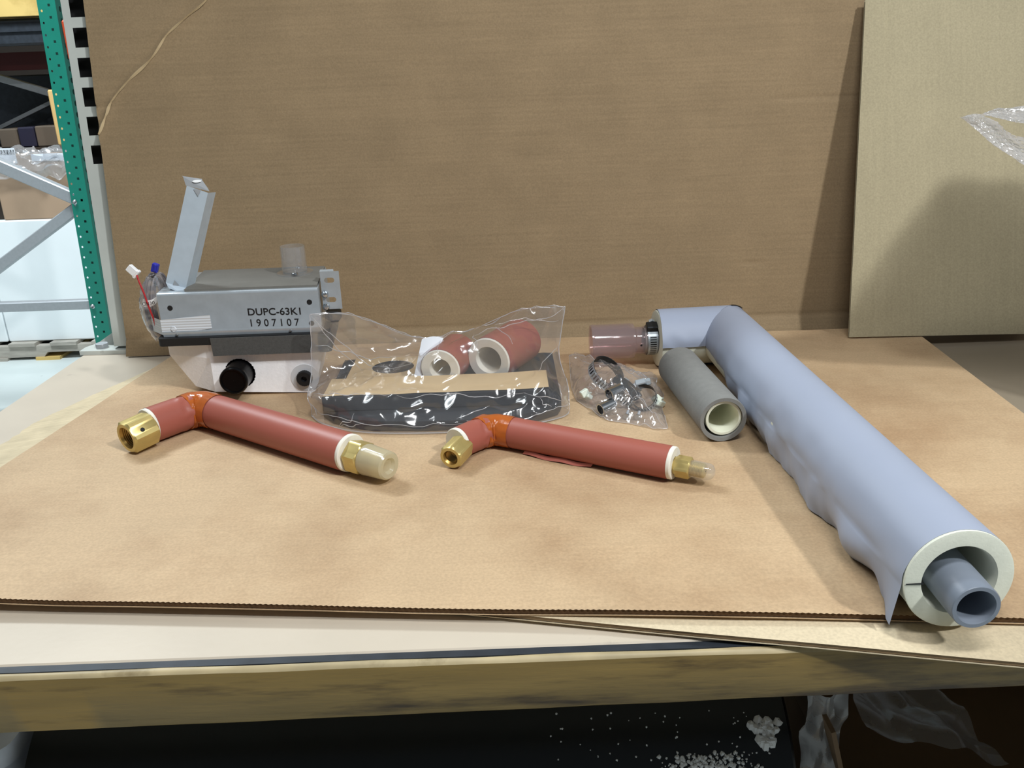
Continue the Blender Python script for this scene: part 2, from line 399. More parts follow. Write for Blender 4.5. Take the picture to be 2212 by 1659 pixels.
G().bevbox(BL+0.01, BR_-0.01, 0.52, BB-0.02, -0.455, -0.4355, 0.002).mk('lower_shelf', rail_mat, bench)

# ------------------------------------------------------------------ cardboard
sheet2 = thing('cardboard_sheet', (0.45, 0.7, -0.0136), 'pale cardboard sheet sticking out under the brown one over the bench edge', 'cardboard')
board(sheet2, [(-0.0797, 0.5412, -0.0075), (0.72, 0.3655, -0.0075), (0.80, 0.74, -0.0075), (-0.0, 0.92, -0.0075)], 0.0042, 60, 20,
      lambda u, v: 0.0008*nz(u*6, v*4)+0.0004, kraft_pale2, core=mat('pale_core', (150, 126, 96), 0.9, var=0.12, vscale=150))
sheet = thing('cardboard_sheet', (0.0, 0.85, -0.0055), 'large brown cardboard sheet lying on the bench under all the parts', 'cardboard')
SC = [(-0.553, 0.5740, 0), (0.5170, 0.4740, 0), (0.5705, 1.1750, 0), (-0.478, 1.1930, 0)]
def sdisp(u, v):
    return 0.0005*nz(u*9, v*7)-0.0003 + 0.0022*smooth(0.10, 0.0, v)*nz(u*5+2, 0.3) + 0.004*smooth(0.25, 0, u)*smooth(0.2, 0, v) - 0.0016*smooth(0.55, 1, u)*smooth(0.06, 0, v)
board(sheet, SC, 0.005, 520, 60, sdisp, kraft_sheet, tooth=0.0009)
# strip where the face liner is torn away at the left edge
inner = [(-0.478, 1.186), (-0.487, 1.10), (-0.500, 1.03), (-0.517, 0.95), (-0.520, 0.90), (-0.529, 0.84), (-0.535, 0.78), (-0.548, 0.70), (-0.560, 0.60)]
outer = [(-0.483, 1.186), (-0.515, 1.10), (-0.541, 1.03), (-0.566, 0.95), (-0.570, 0.90), (-0.580, 0.84), (-0.588, 0.78), (-0.600, 0.70), (-0.606, 0.60)]
def torn(u, v):
    a = crom([(p[0], p[1], 0) for p in inner], v); b = crom([(p[0], p[1], 0) for p in outer], v)
    p = a.lerp(b, u); p.x += 0.003*nz(v*40, u)*u
    return (p.x+0.012*(1-u), p.y, -0.0022-0.0075*u)
gridmesh(torn, 10, 90).mk('torn_edge', kraft_flute, sheet, angle=60)

# backdrop board, leaning back
T_B = 0.100; Y_B = 1.217
def bplane(x, z, h=0.0): return V((x*(1-0.028*z), Y_B+T_B*z-h*0.995, z+h*0.0995))
backdrop = thing('cardboard_backdrop', (0.1, 1.22, -0.0136), 'tall brown cardboard backdrop with a torn crease across its upper left corner', 'cardboard')
CR = [(-0.585, 0.262), (-0.5652, 0.2996), (-0.553, 0.322), (-0.5416, 0.3420), (-0.515, 0.368), (-0.480, 0.395), (-0.455, 0.424), (-0.425, 0.446), (-0.396, 0.466), (-0.381, 0.4900), (-0.33, 0.55), (-0.24, 0.64)]
def crease_d(x, z):
    best = 9e9; sgn = 1
    for (x0, z0), (x1, z1) in zip(CR, CR[1:]):
        dx, dz = x1-x0, z1-z0; t = min(max(((x-x0)*dx+(z-z0)*dz)/(dx*dx+dz*dz), 0), 1)
        ex, ez = x-(x0+t*dx), z-(z0+t*dz); d = math.hypot(ex, ez)
        if d < best: best = d; sgn = 1 if dx*ez-dz*ex > 0 else -1
    return best*sgn
BX0, BX1, BZ0, BZ1 = -0.566, 0.86, -0.0130, 0.66
def bdisp(u, v):
    x = BX0+(BX1-BX0)*u; z = BZ0+(BZ1-BZ0)*v
    h = 0.0025*nz(x*3, z*3)+0.0005*nz(x*25, z*25)
    if x < -0.2 and z > 0.2:
        c = crease_d(x, z)
        h += 0.0035*math.exp(-(c/0.004)**2)-0.0025*math.exp(-((c-0.007)/0.006)**2)
        if c > 0: h -= 0.05*c
        h -= 0.0018*math.exp(-((z-0.337)/0.004)**2)*smooth(-0.535, -0.555, x)
    h -= 0.0012*math.exp(-((z-0.012)/0.0018)**2)
    h += 0.30*max(0.0, 0.012-z)
    h -= 0.0010*math.exp(-((z-0.3145)/0.0025)**2)*smooth(0.36, 0.40, x)
    h -= 0.0020*math.exp(-((z-0.0885+0.03*(x-0.36))/0.0016)**2)*math.exp(-((x-0.36)/0.016)**4)
    return h
bc = [bplane(BX0, BZ0), bplane(BX1, BZ0), bplane(BX1, BZ1), bplane(BX0, BZ1)]
board(backdrop, bc, 0.005, 340, 190, bdisp, kraft_back)
g = G()
W = []
for i in range(121):
    t = i/120; p = crom([(a, b, 0) for a, b in CR[1:-1]], t)
    q = crom([(a, b, 0) for a, b in CR[1:-1]], min(t+0.01, 1)) - crom([(a, b, 0) for a, b in CR[1:-1]], max(t-0.01, 0))
    q.normalize(); nrm = V((-q.y, q.x, 0))
    w = 0.0009+0.0028*abs(nz(t*9))+0.0035*math.exp(-((t-0.88)/0.05)**2)
    for sgn, h in ((-1, 0.0026), (0.2, 0.0052), (1, 0.0024)):
        c = p+nrm*w*sgn; W.append(bplane(c.x, c.y, h+0.0004*nz(t*30, sgn)))
g.add(W, [(i*3+k, i*3+k+1, i*3+k+4, i*3+k+3) for i in range(120) for k in (0, 1)])
g.mk('torn_crease', kraft_torn, backdrop, angle=70)

# right-hand board
rboard = thing('leaning_cardboard', (0.6, 1.125, -0.001), 'pale cardboard sheet leaning against the right end of the brown backdrop', 'cardboard')
board(rboard, [(0.4665, 1.1285, 0.002), (0.78, 1.1262, -0.003), (0.822, 1.2515, 0.4275), (0.4915, 1.2485, 0.4365)], 0.004, 120, 120,
      lambda u, v: 0.003*math.sin(u*3+0.4)*(1-v)+0.0006*nz(u*14, v*5)-0.0009*math.exp(-((u-0.105)/0.012)**2), kraft_pale)

# ------------------------------------------------------------------ slotted post on the bench corner
post = thing('slotted_post', (-0.615, 1.25, -0.0142), 'chipped white slotted steel post bolted to the bench corner behind the backdrop', 'post')
T_P = 0.092
def pp(x, z, off=0.0): return V((x, 1.2355+T_P*z+off, z))
wl, wr = -0.5935, -0.5350
def perf(fn, w, cells, hole, n=4, rot=PI/4, hx=0.5):
    """perforated strip: fn(s, t) maps across/along to 3D; cells = [(t0, t1, centre, rx, rt)] each with an n-gon hole"""
    g = G()
    for (t0, t1, c, cx, rx, rt_) in cells:
        if rx == 0: g.add([fn(0, t0), fn(w, t0), fn(w, t1), fn(0, t1)], [(0, 1, 2, 3)]); continue
        outer = []; inn = []
        m = n if n > 4 else 4
        if n == 4:
            inn = [(cx-rx, c-rt_), (cx+rx, c-rt_), (cx+rx, c+rt_), (cx-rx, c+rt_)]
            outer = [(0, t0), (w, t0), (w, t1), (0, t1)]
        else:
            for k in range(n):
                a = 2*PI*(k+0.5)/n; x, t = math.cos(a), math.sin(a)
                inn.append((cx+rx*x, c+rt_*t))
                q = max(abs(x), abs(t)); x /= q; t /= q
                outer.append((cx+(x*(w-cx) if x > 0 else x*cx), c+(t*(t1-c) if t > 0 else t*(c-t0))))
        vs = [fn(*p) for p in outer]+[fn(*p) for p in inn]
        g.add(vs, [(k, (k+1) % m, m+(k+1) % m, m+k) for k in range(m)])
        if n > 4:
            cs = [(0, t0), (w, t0), (w, t1), (0, t1)]
            # corner triangles
            for cx_, ct_ in cs:
                ks = sorted(range(n), key=lambda k: (outer[k][0]-cx_)**2+(outer[k][1]-ct_)**2)[:2]
                g.add([fn(cx_, ct_), fn(*outer[ks[0]]), fn(*outer[ks[1]])], [(0, 1, 2)])
    return g
cells = []
zs = [0.2719-0.0193+0.004+0.0386*k for k in range(8)]
cells.append((0.0, zs[0], 0, 0, 0, 0))
for z in zs: cells.append((z, z+0.0386, z+0.0193, 0.0270, 0.0160, 0.0126))
perf(lambda s, t: pp(wl+s, t-0.004), wr-wl, cells, 0).mk('front_face', post_white, post, smooth=False)
G().add([pp(wl, -0.0040), pp(wl-0.002, -0.004, 0.004), pp(wl-0.002, -0.004, 0.05), pp(wl-0.002, 0.56, 0.05), pp(wl-0.002, 0.56, 0.004), pp(wl, 0.56)],
        [(0, 1, 4, 5), (1, 2, 3, 4)]).mk('side_flange', post_white, post, smooth=False)
G().add([pp(wl-0.002, 0.0, 0.022), pp(wr+0.01, 0.0, 0.022), pp(wr+0.01, 0.56, 0.022), pp(wl-0.002, 0.56, 0.022)], [(0, 1, 2, 3)]).mk('slot_backing', ink, post, smooth=False)  # black sheet added behind the slots to keep them dark
G().prism([(-0.6440, 1.2290), (-0.575, 1.2270), (-0.545, 1.2310), (-0.545, 1.30), (-0.62, 1.30), (-0.6440, 1.250)], -0.0142, -0.0080).mk('base_plate', post_white, post, smooth=False)
G().add([(-0.634, 1.262, -0.008), (-0.594, 1.262, -0.008), (-0.594, 1.262, 0.017), (-0.634, 1.266, -0.008), (-0.594, 1.266, -0.008), (-0.594, 1.266, 0.017)],
        [(0, 1, 2), (5, 4, 3), (0, 2, 5, 3), (0, 3, 4, 1)]).mk('gusset', post_white, post, smooth=False)
def hexr(Rf, cham=None):
    def f(i, th, r):
        if r is None: r = 1.0
        a = (th+PI/6) % (PI/3)-PI/6
        return min(Rf/math.cos(a), r)
    return f
lathe([(0, 0.0001), (0, 0.02), (0.0055, 0.02), (0.0065, 0.0088), (0.0065, 0.0001)], (-0.6170, 1.246, -0.0080), (0, 0, 1), 36, rfun=hexr(0.0085)).mk('bolt', galv_dull, post)

# ------------------------------------------------------------------ green rack frame
rack = thing('rack_frame', (-1.60, 3.22, -0.9), 'green perforated pallet rack upright with bolted grey cross braces', 'rack')
def rx(z): return -1.587+0.0335*(z+0.0)   # slight lean of the upright
RZ0, RZ1, PIT = -0.90, 0.95, 0.0385
n = int((RZ1-RZ0)/PIT)
RY = 3.20
def rf(s, t, off=0): return V((rx(t)+s+off, RY, t))
perf(lambda s, t: rf(s, t), 0.026, [(RZ0+PIT*k, RZ0+PIT*(k+1), RZ0+PIT*(k+0.35), 0.012, 0.0034, 0.0042) for k in range(n)], 0, n=8).mk('front_face', green_paint, rack, smooth=False)
perf(lambda s, t: rf(s, t, 0.026), 0.036, [(RZ0+PIT*k, RZ0+PIT*(k+1), RZ0+PIT*(k+0.8), 0.013, 0.0042, 0.0042) for k in range(n)], 0).mk('front_face', green_paint, rack, smooth=False)
perf(lambda s, t: V((rx(t)+0.062, RY+s, t)), 0.06, [(RZ0+PIT*k, RZ0+PIT*(k+1), RZ0+PIT*(k+0.5), 0.028, 0.009, 0.010) for k in range(n)], 0, n=8).mk('side_face', green_paint, rack, smooth=False)
G().add([rf(0.004, RZ0)+V((0, 0.058, 0)), rf(0.062, RZ0)+V((0, 0.06, 0)), rf(0.062, RZ1)+V((0, 0.06, 0)), rf(0.004, RZ1)+V((0, 0.058, 0))], [(0, 1, 2, 3)]).mk('hole_backing_lip', mat('shade_green', (14, 60, 52), 0.6), rack, smooth=False)  # lip added behind the square holes, shade painted in as darker green
def bar(a, b, w, d, parent, name, m):
    """channel bar from a to b in the plane of the frame, height w, depth d, with lips"""
    a, b = V(a), V(b); t = (b-a).normalized(); n_ = V((0, 1, 0)); s = t.cross(n_)
    if s.z < 0: s = -s
    g = G()
    pr = [(0.5*w, d), (0.5*w, 0), (0.42*w, -0.004), (-0.42*w, -0.004), (-0.5*w, 0), (-0.5*w, d)]
    vs = [a+s*p+n_*q for p, q in pr]+[b+s*p+n_*q for p, q in pr]
    k = len(pr); g.add(vs, [(i, i+1, k+i+1, k+i) for i in range(k-1)])
    return g.mk(name, m, parent, smooth=False)
bar((-2.9, 3.225, 0.65), (rx(0)+0.02, 3.225, -0.030), 0.044, 0.03, rack, 'brace', galv_dull)
bar((-2.9, 3.235, -0.86), (rx(0)+0.02, 3.235, -0.038), 0.040, 0.03, rack, 'brace', galv_dull)
bar((-2.9, 3.225, -0.418), (rx(-0.4)+0.02, 3.225, -0.420), 0.036, 0.03, rack, 'brace', galv_dull)
for z in (-0.028, -0.421): lathe([(0, 0.0001), (0.003, 0.006), (0, 0.009)][::-1], (rx(z)+0.013, RY-0.003, z), (0, -1, 0), 12).mk('bolt', steel_bright, rack)
beam = thing('rack_beam', (-1.0, 3.25, 0.45), 'orange rack beam end hooked on the green upright', 'beam')
G().bevbox(-1.498, -1.470, 3.20, 3.212, 0.455, 0.585, 0.006).mk('end_plate', orange_paint, beam)
G().box(-1.47, -0.2, 3.21, 3.25, 0.46, 0.56).mk('beam', orange_paint, beam, smooth=False)

# ------------------------------------------------------------------ pallet load and shelves behind the rack
def carton(name, x0, x1, y0, y1, z0, z1, m, label, tape=None, cat='box'):
    t = thing(name, ((x0+x1)/2, (y0+y1)/2, z0), label, cat)
    G().bevbox(x0, x1, y0, y1, z0, z1, 0.006).mk('body', m, t)
    if tape: G().box(x0+0.3*(x1-x0), x0+0.36*(x1-x0), y0-0.001, y1, z1, z1+0.001).mk('tape', tape, t, smooth=False)
    return t
pal = thing('pallet', (-2.5, 4.6, -0.9), 'weathered grey wooden pallet under the white cartons', 'pallet')
for k in range(7): G().box(-3.3+0.205*k, -3.3+0.205*k+0.13, 4.08, 5.2, -0.828, -0.812).mk('deck_board', pallet_mat, pal, smooth=False)
for y in (4.09, 4.62, 5.14):
    g = G()
    pts = [(-3.3, -0.885), (-2.32, -0.885), (-2.30, -0.862), (-2.06, -0.862), (-2.04, -0.885), (-1.95, -0.885), (-1.95, -0.828), (-3.3, -0.828)]
    k = len(pts)
    g.add([(x, y, z) for x, z in pts]+[(x, y+0.04, z) for x, z in pts], [tuple(range(k)), tuple(range(2*k-1, k-1, -1))]+[(i, k+i, k+(i+1) % k, (i+1) % k) for i in range(k)])
    g.mk('stringer', pallet_mat, pal, smooth=False)
for x in (-3.3, -2.62, -2.36): G().box(x, x+0.12, 4.08, 5.2, -0.90, -0.885).mk('bottom_board', pallet_mat if x != -2.36 else yellow_wood, pal, smooth=False)
carton('white_carton', -2.494, -1.95, 4.12, 4.7, -0.812, -0.215, white_card, 'large white carton on the pallet seen behind the grey braces')
carton('white_carton', -3.12, -2.50, 4.12, 4.7, -0.812, -0.215, white_card, 'white carton on the pallet at the left frame edge')
carton('brown_carton', -2.385, -2.02, 4.13, 4.65, -0.215, 0.075, brown_card, 'brown carton wrapped in clear film on top of the white cartons')
G().box(-2.50, -2.395, 4.16, 4.6, -0.215, 0.08).mk('dark_carton', dark_card, loc=(-2.45, 4.4, -0.215), smooth=False)
tag(bpy.data.objects['dark_carton'], 'dark brown carton edge left of the film wrapped carton', 'box')
def wrapfn(u, v):
    x = -2.42+0.42*u; th = v*PI*0.62
    y = 4.12-0.004+0.12*(1-math.cos(th))*0.6
    z = -0.02+0.125*math.sin(th)+0.0
    k = 0.022
    return (x+k*nz(u*9, v*9), y-0.012+k*nz(u*9+5, v*9)-0.01, z+k*1.3*nz(u*9, v*9+7)+0.02*nz(u*4, 2))
o = gridmesh(wrapfn, 60, 40).mk('shrink_wrap', wrap_film, loc=(-2.2, 4.15, 0.07), angle=25)
tag(o, 'crumpled clear plastic wrap over the top of the brown carton', 'plastic wrap')
lab = G().box(-2.345, -2.26, 4.128, 4.129, 0.045, 0.115).mk('shipping_label', white_paper, loc=(-2.30, 4.128, 0.045), smooth=False)
tag(lab, 'white paper shipping label stuck on the wrapped carton', 'label')
for k in range(16): G().box(-2.34+0.0048*k, -2.34+0.0048*k+0.0016+0.0016*(k % 3 == 0), 4.1272, 4.128, 0.085, 0.107).mk('barcode_bar', ink, lab, smooth=False)
tag(G().box(-2.19, -2.02, 4.126, 4.129, 0.052, 0.085).mk('paper_band', white_paper, loc=(-2.1, 4.126, 0.052), smooth=False), 'white paper band across the wrapped carton beside the green upright', 'band')
carton('tan_carton', -2.062, -1.96, 4.14, 4.5, 0.118, 0.362, tan_card, 'narrow tan carton standing upright just left of the green upright')
tag(G().box(-2.7, -1.85, 4.36, 5.2, 0.086, 0.10).mk('shelf_deck', dark_card, loc=(-2.3, 4.6, 0.086), smooth=False), 'dark wooden shelf deck behind the wrapped carton', 'shelf')
carton('printed_carton', -2.365, -2.285, 4.38, 4.6, 0.10, 0.195, navy, 'small navy printed carton on the dim shelf')
carton('dull_carton', -2.28, -2.10, 4.38, 4.6, 0.10, 0.198, dull_card, 'dull brown carton beside the navy printed one')
carton('dull_carton', -2.46, -2.37, 4.38, 4.6, 0.10, 0.19, dull_card, 'dull brown carton at the left frame edge of the dim shelf')
carton('dark_carton', -2.300, -1.85, 4.75, 5.6, 0.10, 0.475, dark_card, 'big dark brown carton in shade on the shelf')
carton('grey_crate', -2.75, -2.31, 4.85, 5.6, 0.10, 0.44, strip_mat, 'dark grey crate at the back of the dim shelf')
bar((-2.62, 4.55, 0.47), (-2.22, 4.55, 0.335), 0.035, 0.02, None, 'far_brace', galv_dull); tag(bpy.data.objects['far_brace'], 'grey rack brace sloping down in the dim shelf', 'brace')
bar((-2.62, 4.66, 0.18), (-2.20, 4.66, 0.345), 0.02, 0.02, None, 'far_brace', galv_dull); tag(bpy.data.objects['far_brace.001'], 'thin grey rack brace sloping up in the dim shelf', 'brace')
tag(G().box(-2.7, -1.8, 4.40, 4.44, 0.455, 0.535).mk('red_beam', red_paint, loc=(-2.2, 4.42, 0.455), smooth=False), 'dark red rack beam under the grey beam at upper left', 'beam')
tag(G().bevbox(-2.7, -1.8, 4.20, 4.26, 0.555, 0.668, 0.01).add(G().box(-2.7, -1.8, 4.19, 4.26, 0.612, 0.645).v, G().box(0, 1, 0, 1, 0, 1).f).mk('grey_beam', strip_mat, loc=(-2.2, 4.23, 0.555), smooth=False), 'grey steel rack beam at upper left with a ribbed front', 'beam')
tag(G().box(-2.7, -1.8, 4.16, 5.2, 0.674, 0.78).mk('timber', yellow_wood, loc=(-2.2, 4.6, 0.674), smooth=False), 'pale yellow timber lying on the grey beam at upper left', 'timber')
tag(G().box(-4.2, -1.4, 5.7, 5.75, -0.9, 1.6).mk('bay_shade_panel', dark_card, loc=(-2.3, 5.7, -0.9), smooth=False), 'added dark panel standing for the shade at the back of the rack bay', 'board')  # panel added to hide the lit wall and keep the bay dark

# ------------------------------------------------------------------ drain pump unit
pump = thing('drain_pump_unit', (-0.32, 1.04, 0), 'drain pump unit with steel housing on a white foam tank', 'pump')
XL, XR, YF, YBk, ZB, ZT = -0.4140, -0.2240, 0.990, 1.105, 0.074, 0.1305
# foam body with chamfered left front and sloping left end
def ring(z, xl, xr, yf, yb, cham):
    return [(xl, yf+cham*0.35, z), (xl+cham, yf, z) if cham else (xl, yf, z), (xr-0.004, yf, z), (xr, yf+0.004, z), (xr, yb, z), (xl, yb, z)]
def fbody():
    g = G(); rings = []
    for z, xl, xr, c in ((0.003, -0.3915, -0.2415, 0.028), (0.049, -0.4172, -0.2275, 0.054), (0.070, -0.4172, -0.2245, 0.054)):
        r = []
        for (x, y) in ((xl, YF+0.020), (xl+c, YF+0.0), (xr-0.004, YF), (xr, YF+0.004), (xr+0.001, YBk), (xl, YBk)):
            zz = z
            if z < 0.01: zz = 0.0002 + 0.0068*((-0.2415-x)/0.15)
            r.append((x, y, max(zz, 0.0002)))
        rings.append(r)
    vs = sum(rings, []); k = 6
    fs = [(j*k+i, j*k+(i+1) % k, (j+1)*k+(i+1) % k, (j+1)*k+i) for j in range(2) for i in range(k)]
    fs += [tuple(range(k-1, -1, -1)), tuple(2*k+i for i in range(k))]
    return g.add(vs, fs)
def shear(g):
    g.v = [(x-0.105*max(0.0, y-0.986), y, z) for x, y, z in g.v]; return g
shear(fbody()).mk('foam_tank', styro, pump, smooth=False)
# black tray rim
def rrect(x0, x1, y0, y1, r, n=6):
    p = []
    for cx, cy, a0 in ((x1-r, y0+r, -PI/2), (x1-r, y1-r, 0), (x0+r, y1-r, PI/2), (x0+r, y0+r, PI)):
        for k in range(n+1): a = a0+PI/2*k/n; p.append((cx+r*math.cos(a), cy+r*math.sin(a)))
    return p
shear(G().prism(rrect(-0.4200, -0.2170, 0.982, 1.112, 0.006), 0.0680, 0.0775)).mk('tray_rim', black_matt, pump)
# grey foam tape round the rim
tp = [(-0.3565, 0.9800), (-0.2195, 0.9800), (-0.2155, 0.9840), (-0.2150, 1.10)]
g = G(); vs = []
for (x, y) in tp: vs += [(x+(0.001 if y < 0.99 else 0), y, 0.0545), (x, y, 0.0765)]
for (x, y) in tp: vs += [(x, y+0.005 if y < 0.981 else y, 0.0545) if y < 0.99 else (x-0.004, y, 0.0545), (x, y+0.006, 0.0765) if y < 0.99 else (x-0.004, y, 0.0765)]
g.add(vs, [(0, 2, 3, 1), (2, 4, 5, 3), (4, 6, 7, 5), (1, 3, 11, 9), (3, 5, 13, 11), (5, 7, 15, 13), (0, 1, 9, 8), (2, 0, 8, 10), (4, 2, 10, 12), (6, 4, 12, 14)])
shear(g).mk('foam_tape', foam_gray, pump, smooth=False)
# steel housing: front plate bent over at the top, lower flange, sides, top
def plate_pts(x):
    return [(x, YF+0.001, ZB), (x, YF-0.0015, ZB+0.0085), (x, YF-0.0012, ZB+0.010), (x, YF, ZB+0.0115), (x, YF, ZT-0.0035)]+[(x, YF+0.0035*(1-math.cos(a)), ZT-0.0035+0.0035*math.sin(a)) for a in [PI/2*j/7 for j in range(1, 8)]]+[(x, YF+0.012, ZT)]
g = G(); a = plate_pts(XL); b = plate_pts(XR); k = len(a)
g.add(a+b, [(i, k+i, k+i+1, i+1) for i in range(k-1)])
g.add([(XR, YF, ZB), (XR, YBk, ZB), (XR, YBk, ZT), (XR, YF, ZT)], [(0, 1, 2, 3)])
g.add([(XL, YF, ZB), (XL, YBk, ZB), (XL, YBk, ZT), (XL, YF, ZT)], [(3, 2, 1, 0)])
g.add([(XL, YBk, ZB), (XR, YBk, ZB), (XR, YBk, ZT), (XL, YBk, ZT)], [(3, 2, 1, 0)])
g.add([(XL, YF+0.012, ZT), (XR, YF+0.012, ZT), (XR, YBk, ZT), (XL, YBk, ZT)], [(0, 1, 2, 3)])
house = shear(g).mk('housing', galv, pump, angle=50)
for (x, z) in ((-0.401, 0.1129), (-0.2359, 0.1140), (-0.2362, 0.0880)):
    lathe([(0, 0.0032), (0.0004, 0.0029), (0.0002, 0.0001)], (x, YF-0.0002, z), (0, -1, 0), 16).mk('rivet_hole', ink, house)
for x in (-0.262, -0.398): lathe([(0, 0.0018), (0.001, 0.0012), (0.0012, 0.0001)], (x, YF-0.0015, ZB+0.006), (0, -1, 0), 10).mk('weld_dimple', steel_bright, house)
shear(G().box(XL+0.032, XR-0.001, YF+0.006, YBk-0.002, ZT, ZT+0.0028)).mk('top_foam', foam_top, pump, smooth=False)
# lettering
def text(s, x0, x1, z0, z1, y, parent, m, name='lettering', fn=None, bold=0.0):
    cu = bpy.data.curves.new('t', 'FONT'); cu.body = s; cu.offset = bold; cu.resolution_u = 4
    ob = bpy.data.objects.new('t', cu); COL.objects.link(ob)
    dg = bpy.context.evaluated_depsgraph_get()
    me = bpy.data.meshes.new_from_object(ob.evaluated_get(dg))
    vs = [v.co.copy() for v in me.vertices]; fs = [tuple(p.vertices) for p in me.polygons]
    bpy.data.objects.remove(ob); bpy.data.curves.remove(cu)
    ax, bx = min(v.x for v in vs), max(v.x for v in vs); ay, by = min(v.y for v in vs), max(v.y for v in vs)
    w = [(x0+(v.x-ax)/(bx-ax)*(x1-x0), y, z0+(v.y-ay)/(by-ay)*(z1-z0)) for v in vs]
    if fn: w = [fn(*p) for p in w]
    return mk(name, w, fs, m, parent, smooth=False)
text('DUPC-63K1', -0.3100, -0.2475, 0.1005, 0.1092, YF-0.0004, house, ink, fn=lambda x, y, z: (x, y, z-0.02*(x+0.31)), bold=0.012)
text('1 9 0 7 1 0 7', -0.3085, -0.2508, 0.0868, 0.0958, YF-0.0004, house, ink, fn=lambda x, y, z: (x, y, z-0.02*(x+0.31)), bold=0.006)
# fibre tape holding the wire bag
g = G(); vs = []
for (x, y, z0, z1) in ((-0.434, 1.010, 0.0800, 0.0985), (-0.4150, YF-0.0008, 0.0805, 0.0990), (-0.3552, YF-0.0008, 0.0862, 0.1030)):
    vs += [(x, y, z0), (x, y, z1)]
g.add(vs, [(0, 2, 3, 1), (2, 4, 5, 3)]); g.mk('fibre_tape', tape_white, pump, smooth=False)
lathe([(0, 0.0036), (0.0008, 0.0030), (0.0010, 0.0001)], (-0.4006, YF-0.0012, 0.0872), (0, -1, 0), 16).mk('rivet_bump', tape_white, pump)
# leaning upright bracket (channel)
brk = G()
b0 = V((-0.4090, 1.010, 0.1392)); b1 = V((-0.3852, 1.008, 0.1322)); t0 = V((-0.3655, 1.010, 0.2515)); t1 = V((-0.3418, 1.008, 0.2428))
nrm = V((0, 1, 0))
P = [b0, b1, t1, t0]
Q = [b0+nrm*0.004+V((-0.001, 0, 0)), b1+nrm*0.020+V((0.0045, 0, 0.001)), t1+nrm*0.020+V((0.0025, 0, -0.002)), t0+nrm*0.004+V((-0.001, 0, 0))]
brk.add(P+Q, [(0, 1, 2, 3), (1, 5, 6, 2), (0, 3, 7, 4)])
# creased cover of folded metal at the bottom and the bent tab with slot at the top
brk.add([b0, b1, b1+V((-0.006, -0.006, -0.0035)), b0+V((0.004, -0.004, -0.006))], [(0, 1, 2, 3)])
brk.add([b0+V((0.004, -0.004, -0.006)), b1+V((-0.006, -0.006, -0.0035)), b1+V((0, 0.012, -0.002)), b0+V((0, 0.012, -0.008))], [(0, 1, 2, 3)])
bo = brk.mk('upright_bracket', mat('lit_steel_bracket', (196, 210, 222), 0.36, metal=0.15, var=0.04, vscale=90), pump, smooth=False)  # bluish reflected light on the steel put into a paler colour
ta, tb = t0, t1
u_ = (tb-ta); 
tabv = [ta+V((-0.001, 0.0, 0)), tb+V((0.002, 0, 0.0015)), V((-0.3418, 1.011, 0.2475)), V((-0.3478, 1.0125, 0.2568)), V((-0.3690, 1.0125, 0.2612)), V((-0.3705, 1.0128, 0.2622)), V((-0.3478, 1.0132, 0.2580))]
G().add(tabv, [(0, 1, 2, 3, 4), (4, 3, 6, 5)]).mk('bent_tab', galv_dull, bo, smooth=False)
lathe([(0, 0.0001), (0, 0.0032)], (ta+u_*0.52+V((0, 0.0015, 0.0090))), (0.15, -1, 0.75), 20, rfun=lambda i, th, r: r/math.sqrt((math.cos(th)/1.7)**2+(math.sin(th)/0.55)**2)).mk('tab_slot', conn_white, bo, smooth=False)
for c, sgn in ((ta+u_*0.48+V((0, -0.0004, -0.003)), 1), (b0+(b1-b0)*0.48+V((0, -0.0004, 0.0015)), -1)):
    G().add([c+V((-0.004, 0, 0.003*sgn)), c+V((0.005, 0, 0.002*sgn)), c+V((0.0005, -0.0012, -0.005*sgn))], [(0, 1, 2)]).mk('press_dimple', galv_dull, bo, smooth=False)
# clear spigot with flange and screws
sp = V((-0.2675, 1.066, ZT+0.0028))
lathe([(0.0035, 0.0001), (0.0035, 0.0150), (0.0015, 0.0150), (0.0035, 0.0158), (0.0335, 0.0155), (0.0345, 0.0150), (0.0335, 0.0143), (0.004, 0.0145)], sp, (0, 0, 1), 48).mk('clear_spigot', clear_hard, pump)
lathe([(0.0, 0.0250), (0.0015, 0.0248), (0.0022, 0.0225), (0.0018, 0.0158)], sp, (0, 0, 1), 48, rfun=lambda i, th, r: r*(1-0.10*abs(math.sin(th)))).mk('spigot_flange', clear_hard, pump)
for dx, dy in ((0.004, -0.0185), (0.0, 0.0185)):
    lathe([(0, 0.0001), (0.0, 0.0042), (0.0018, 0.0038), (0.003, 0.0020), (0.0032, 0.0001)], sp+V((dx, dy, 0.0022)), (0, 0, 1), 16).mk('flange_screw', steel_bright, pump)
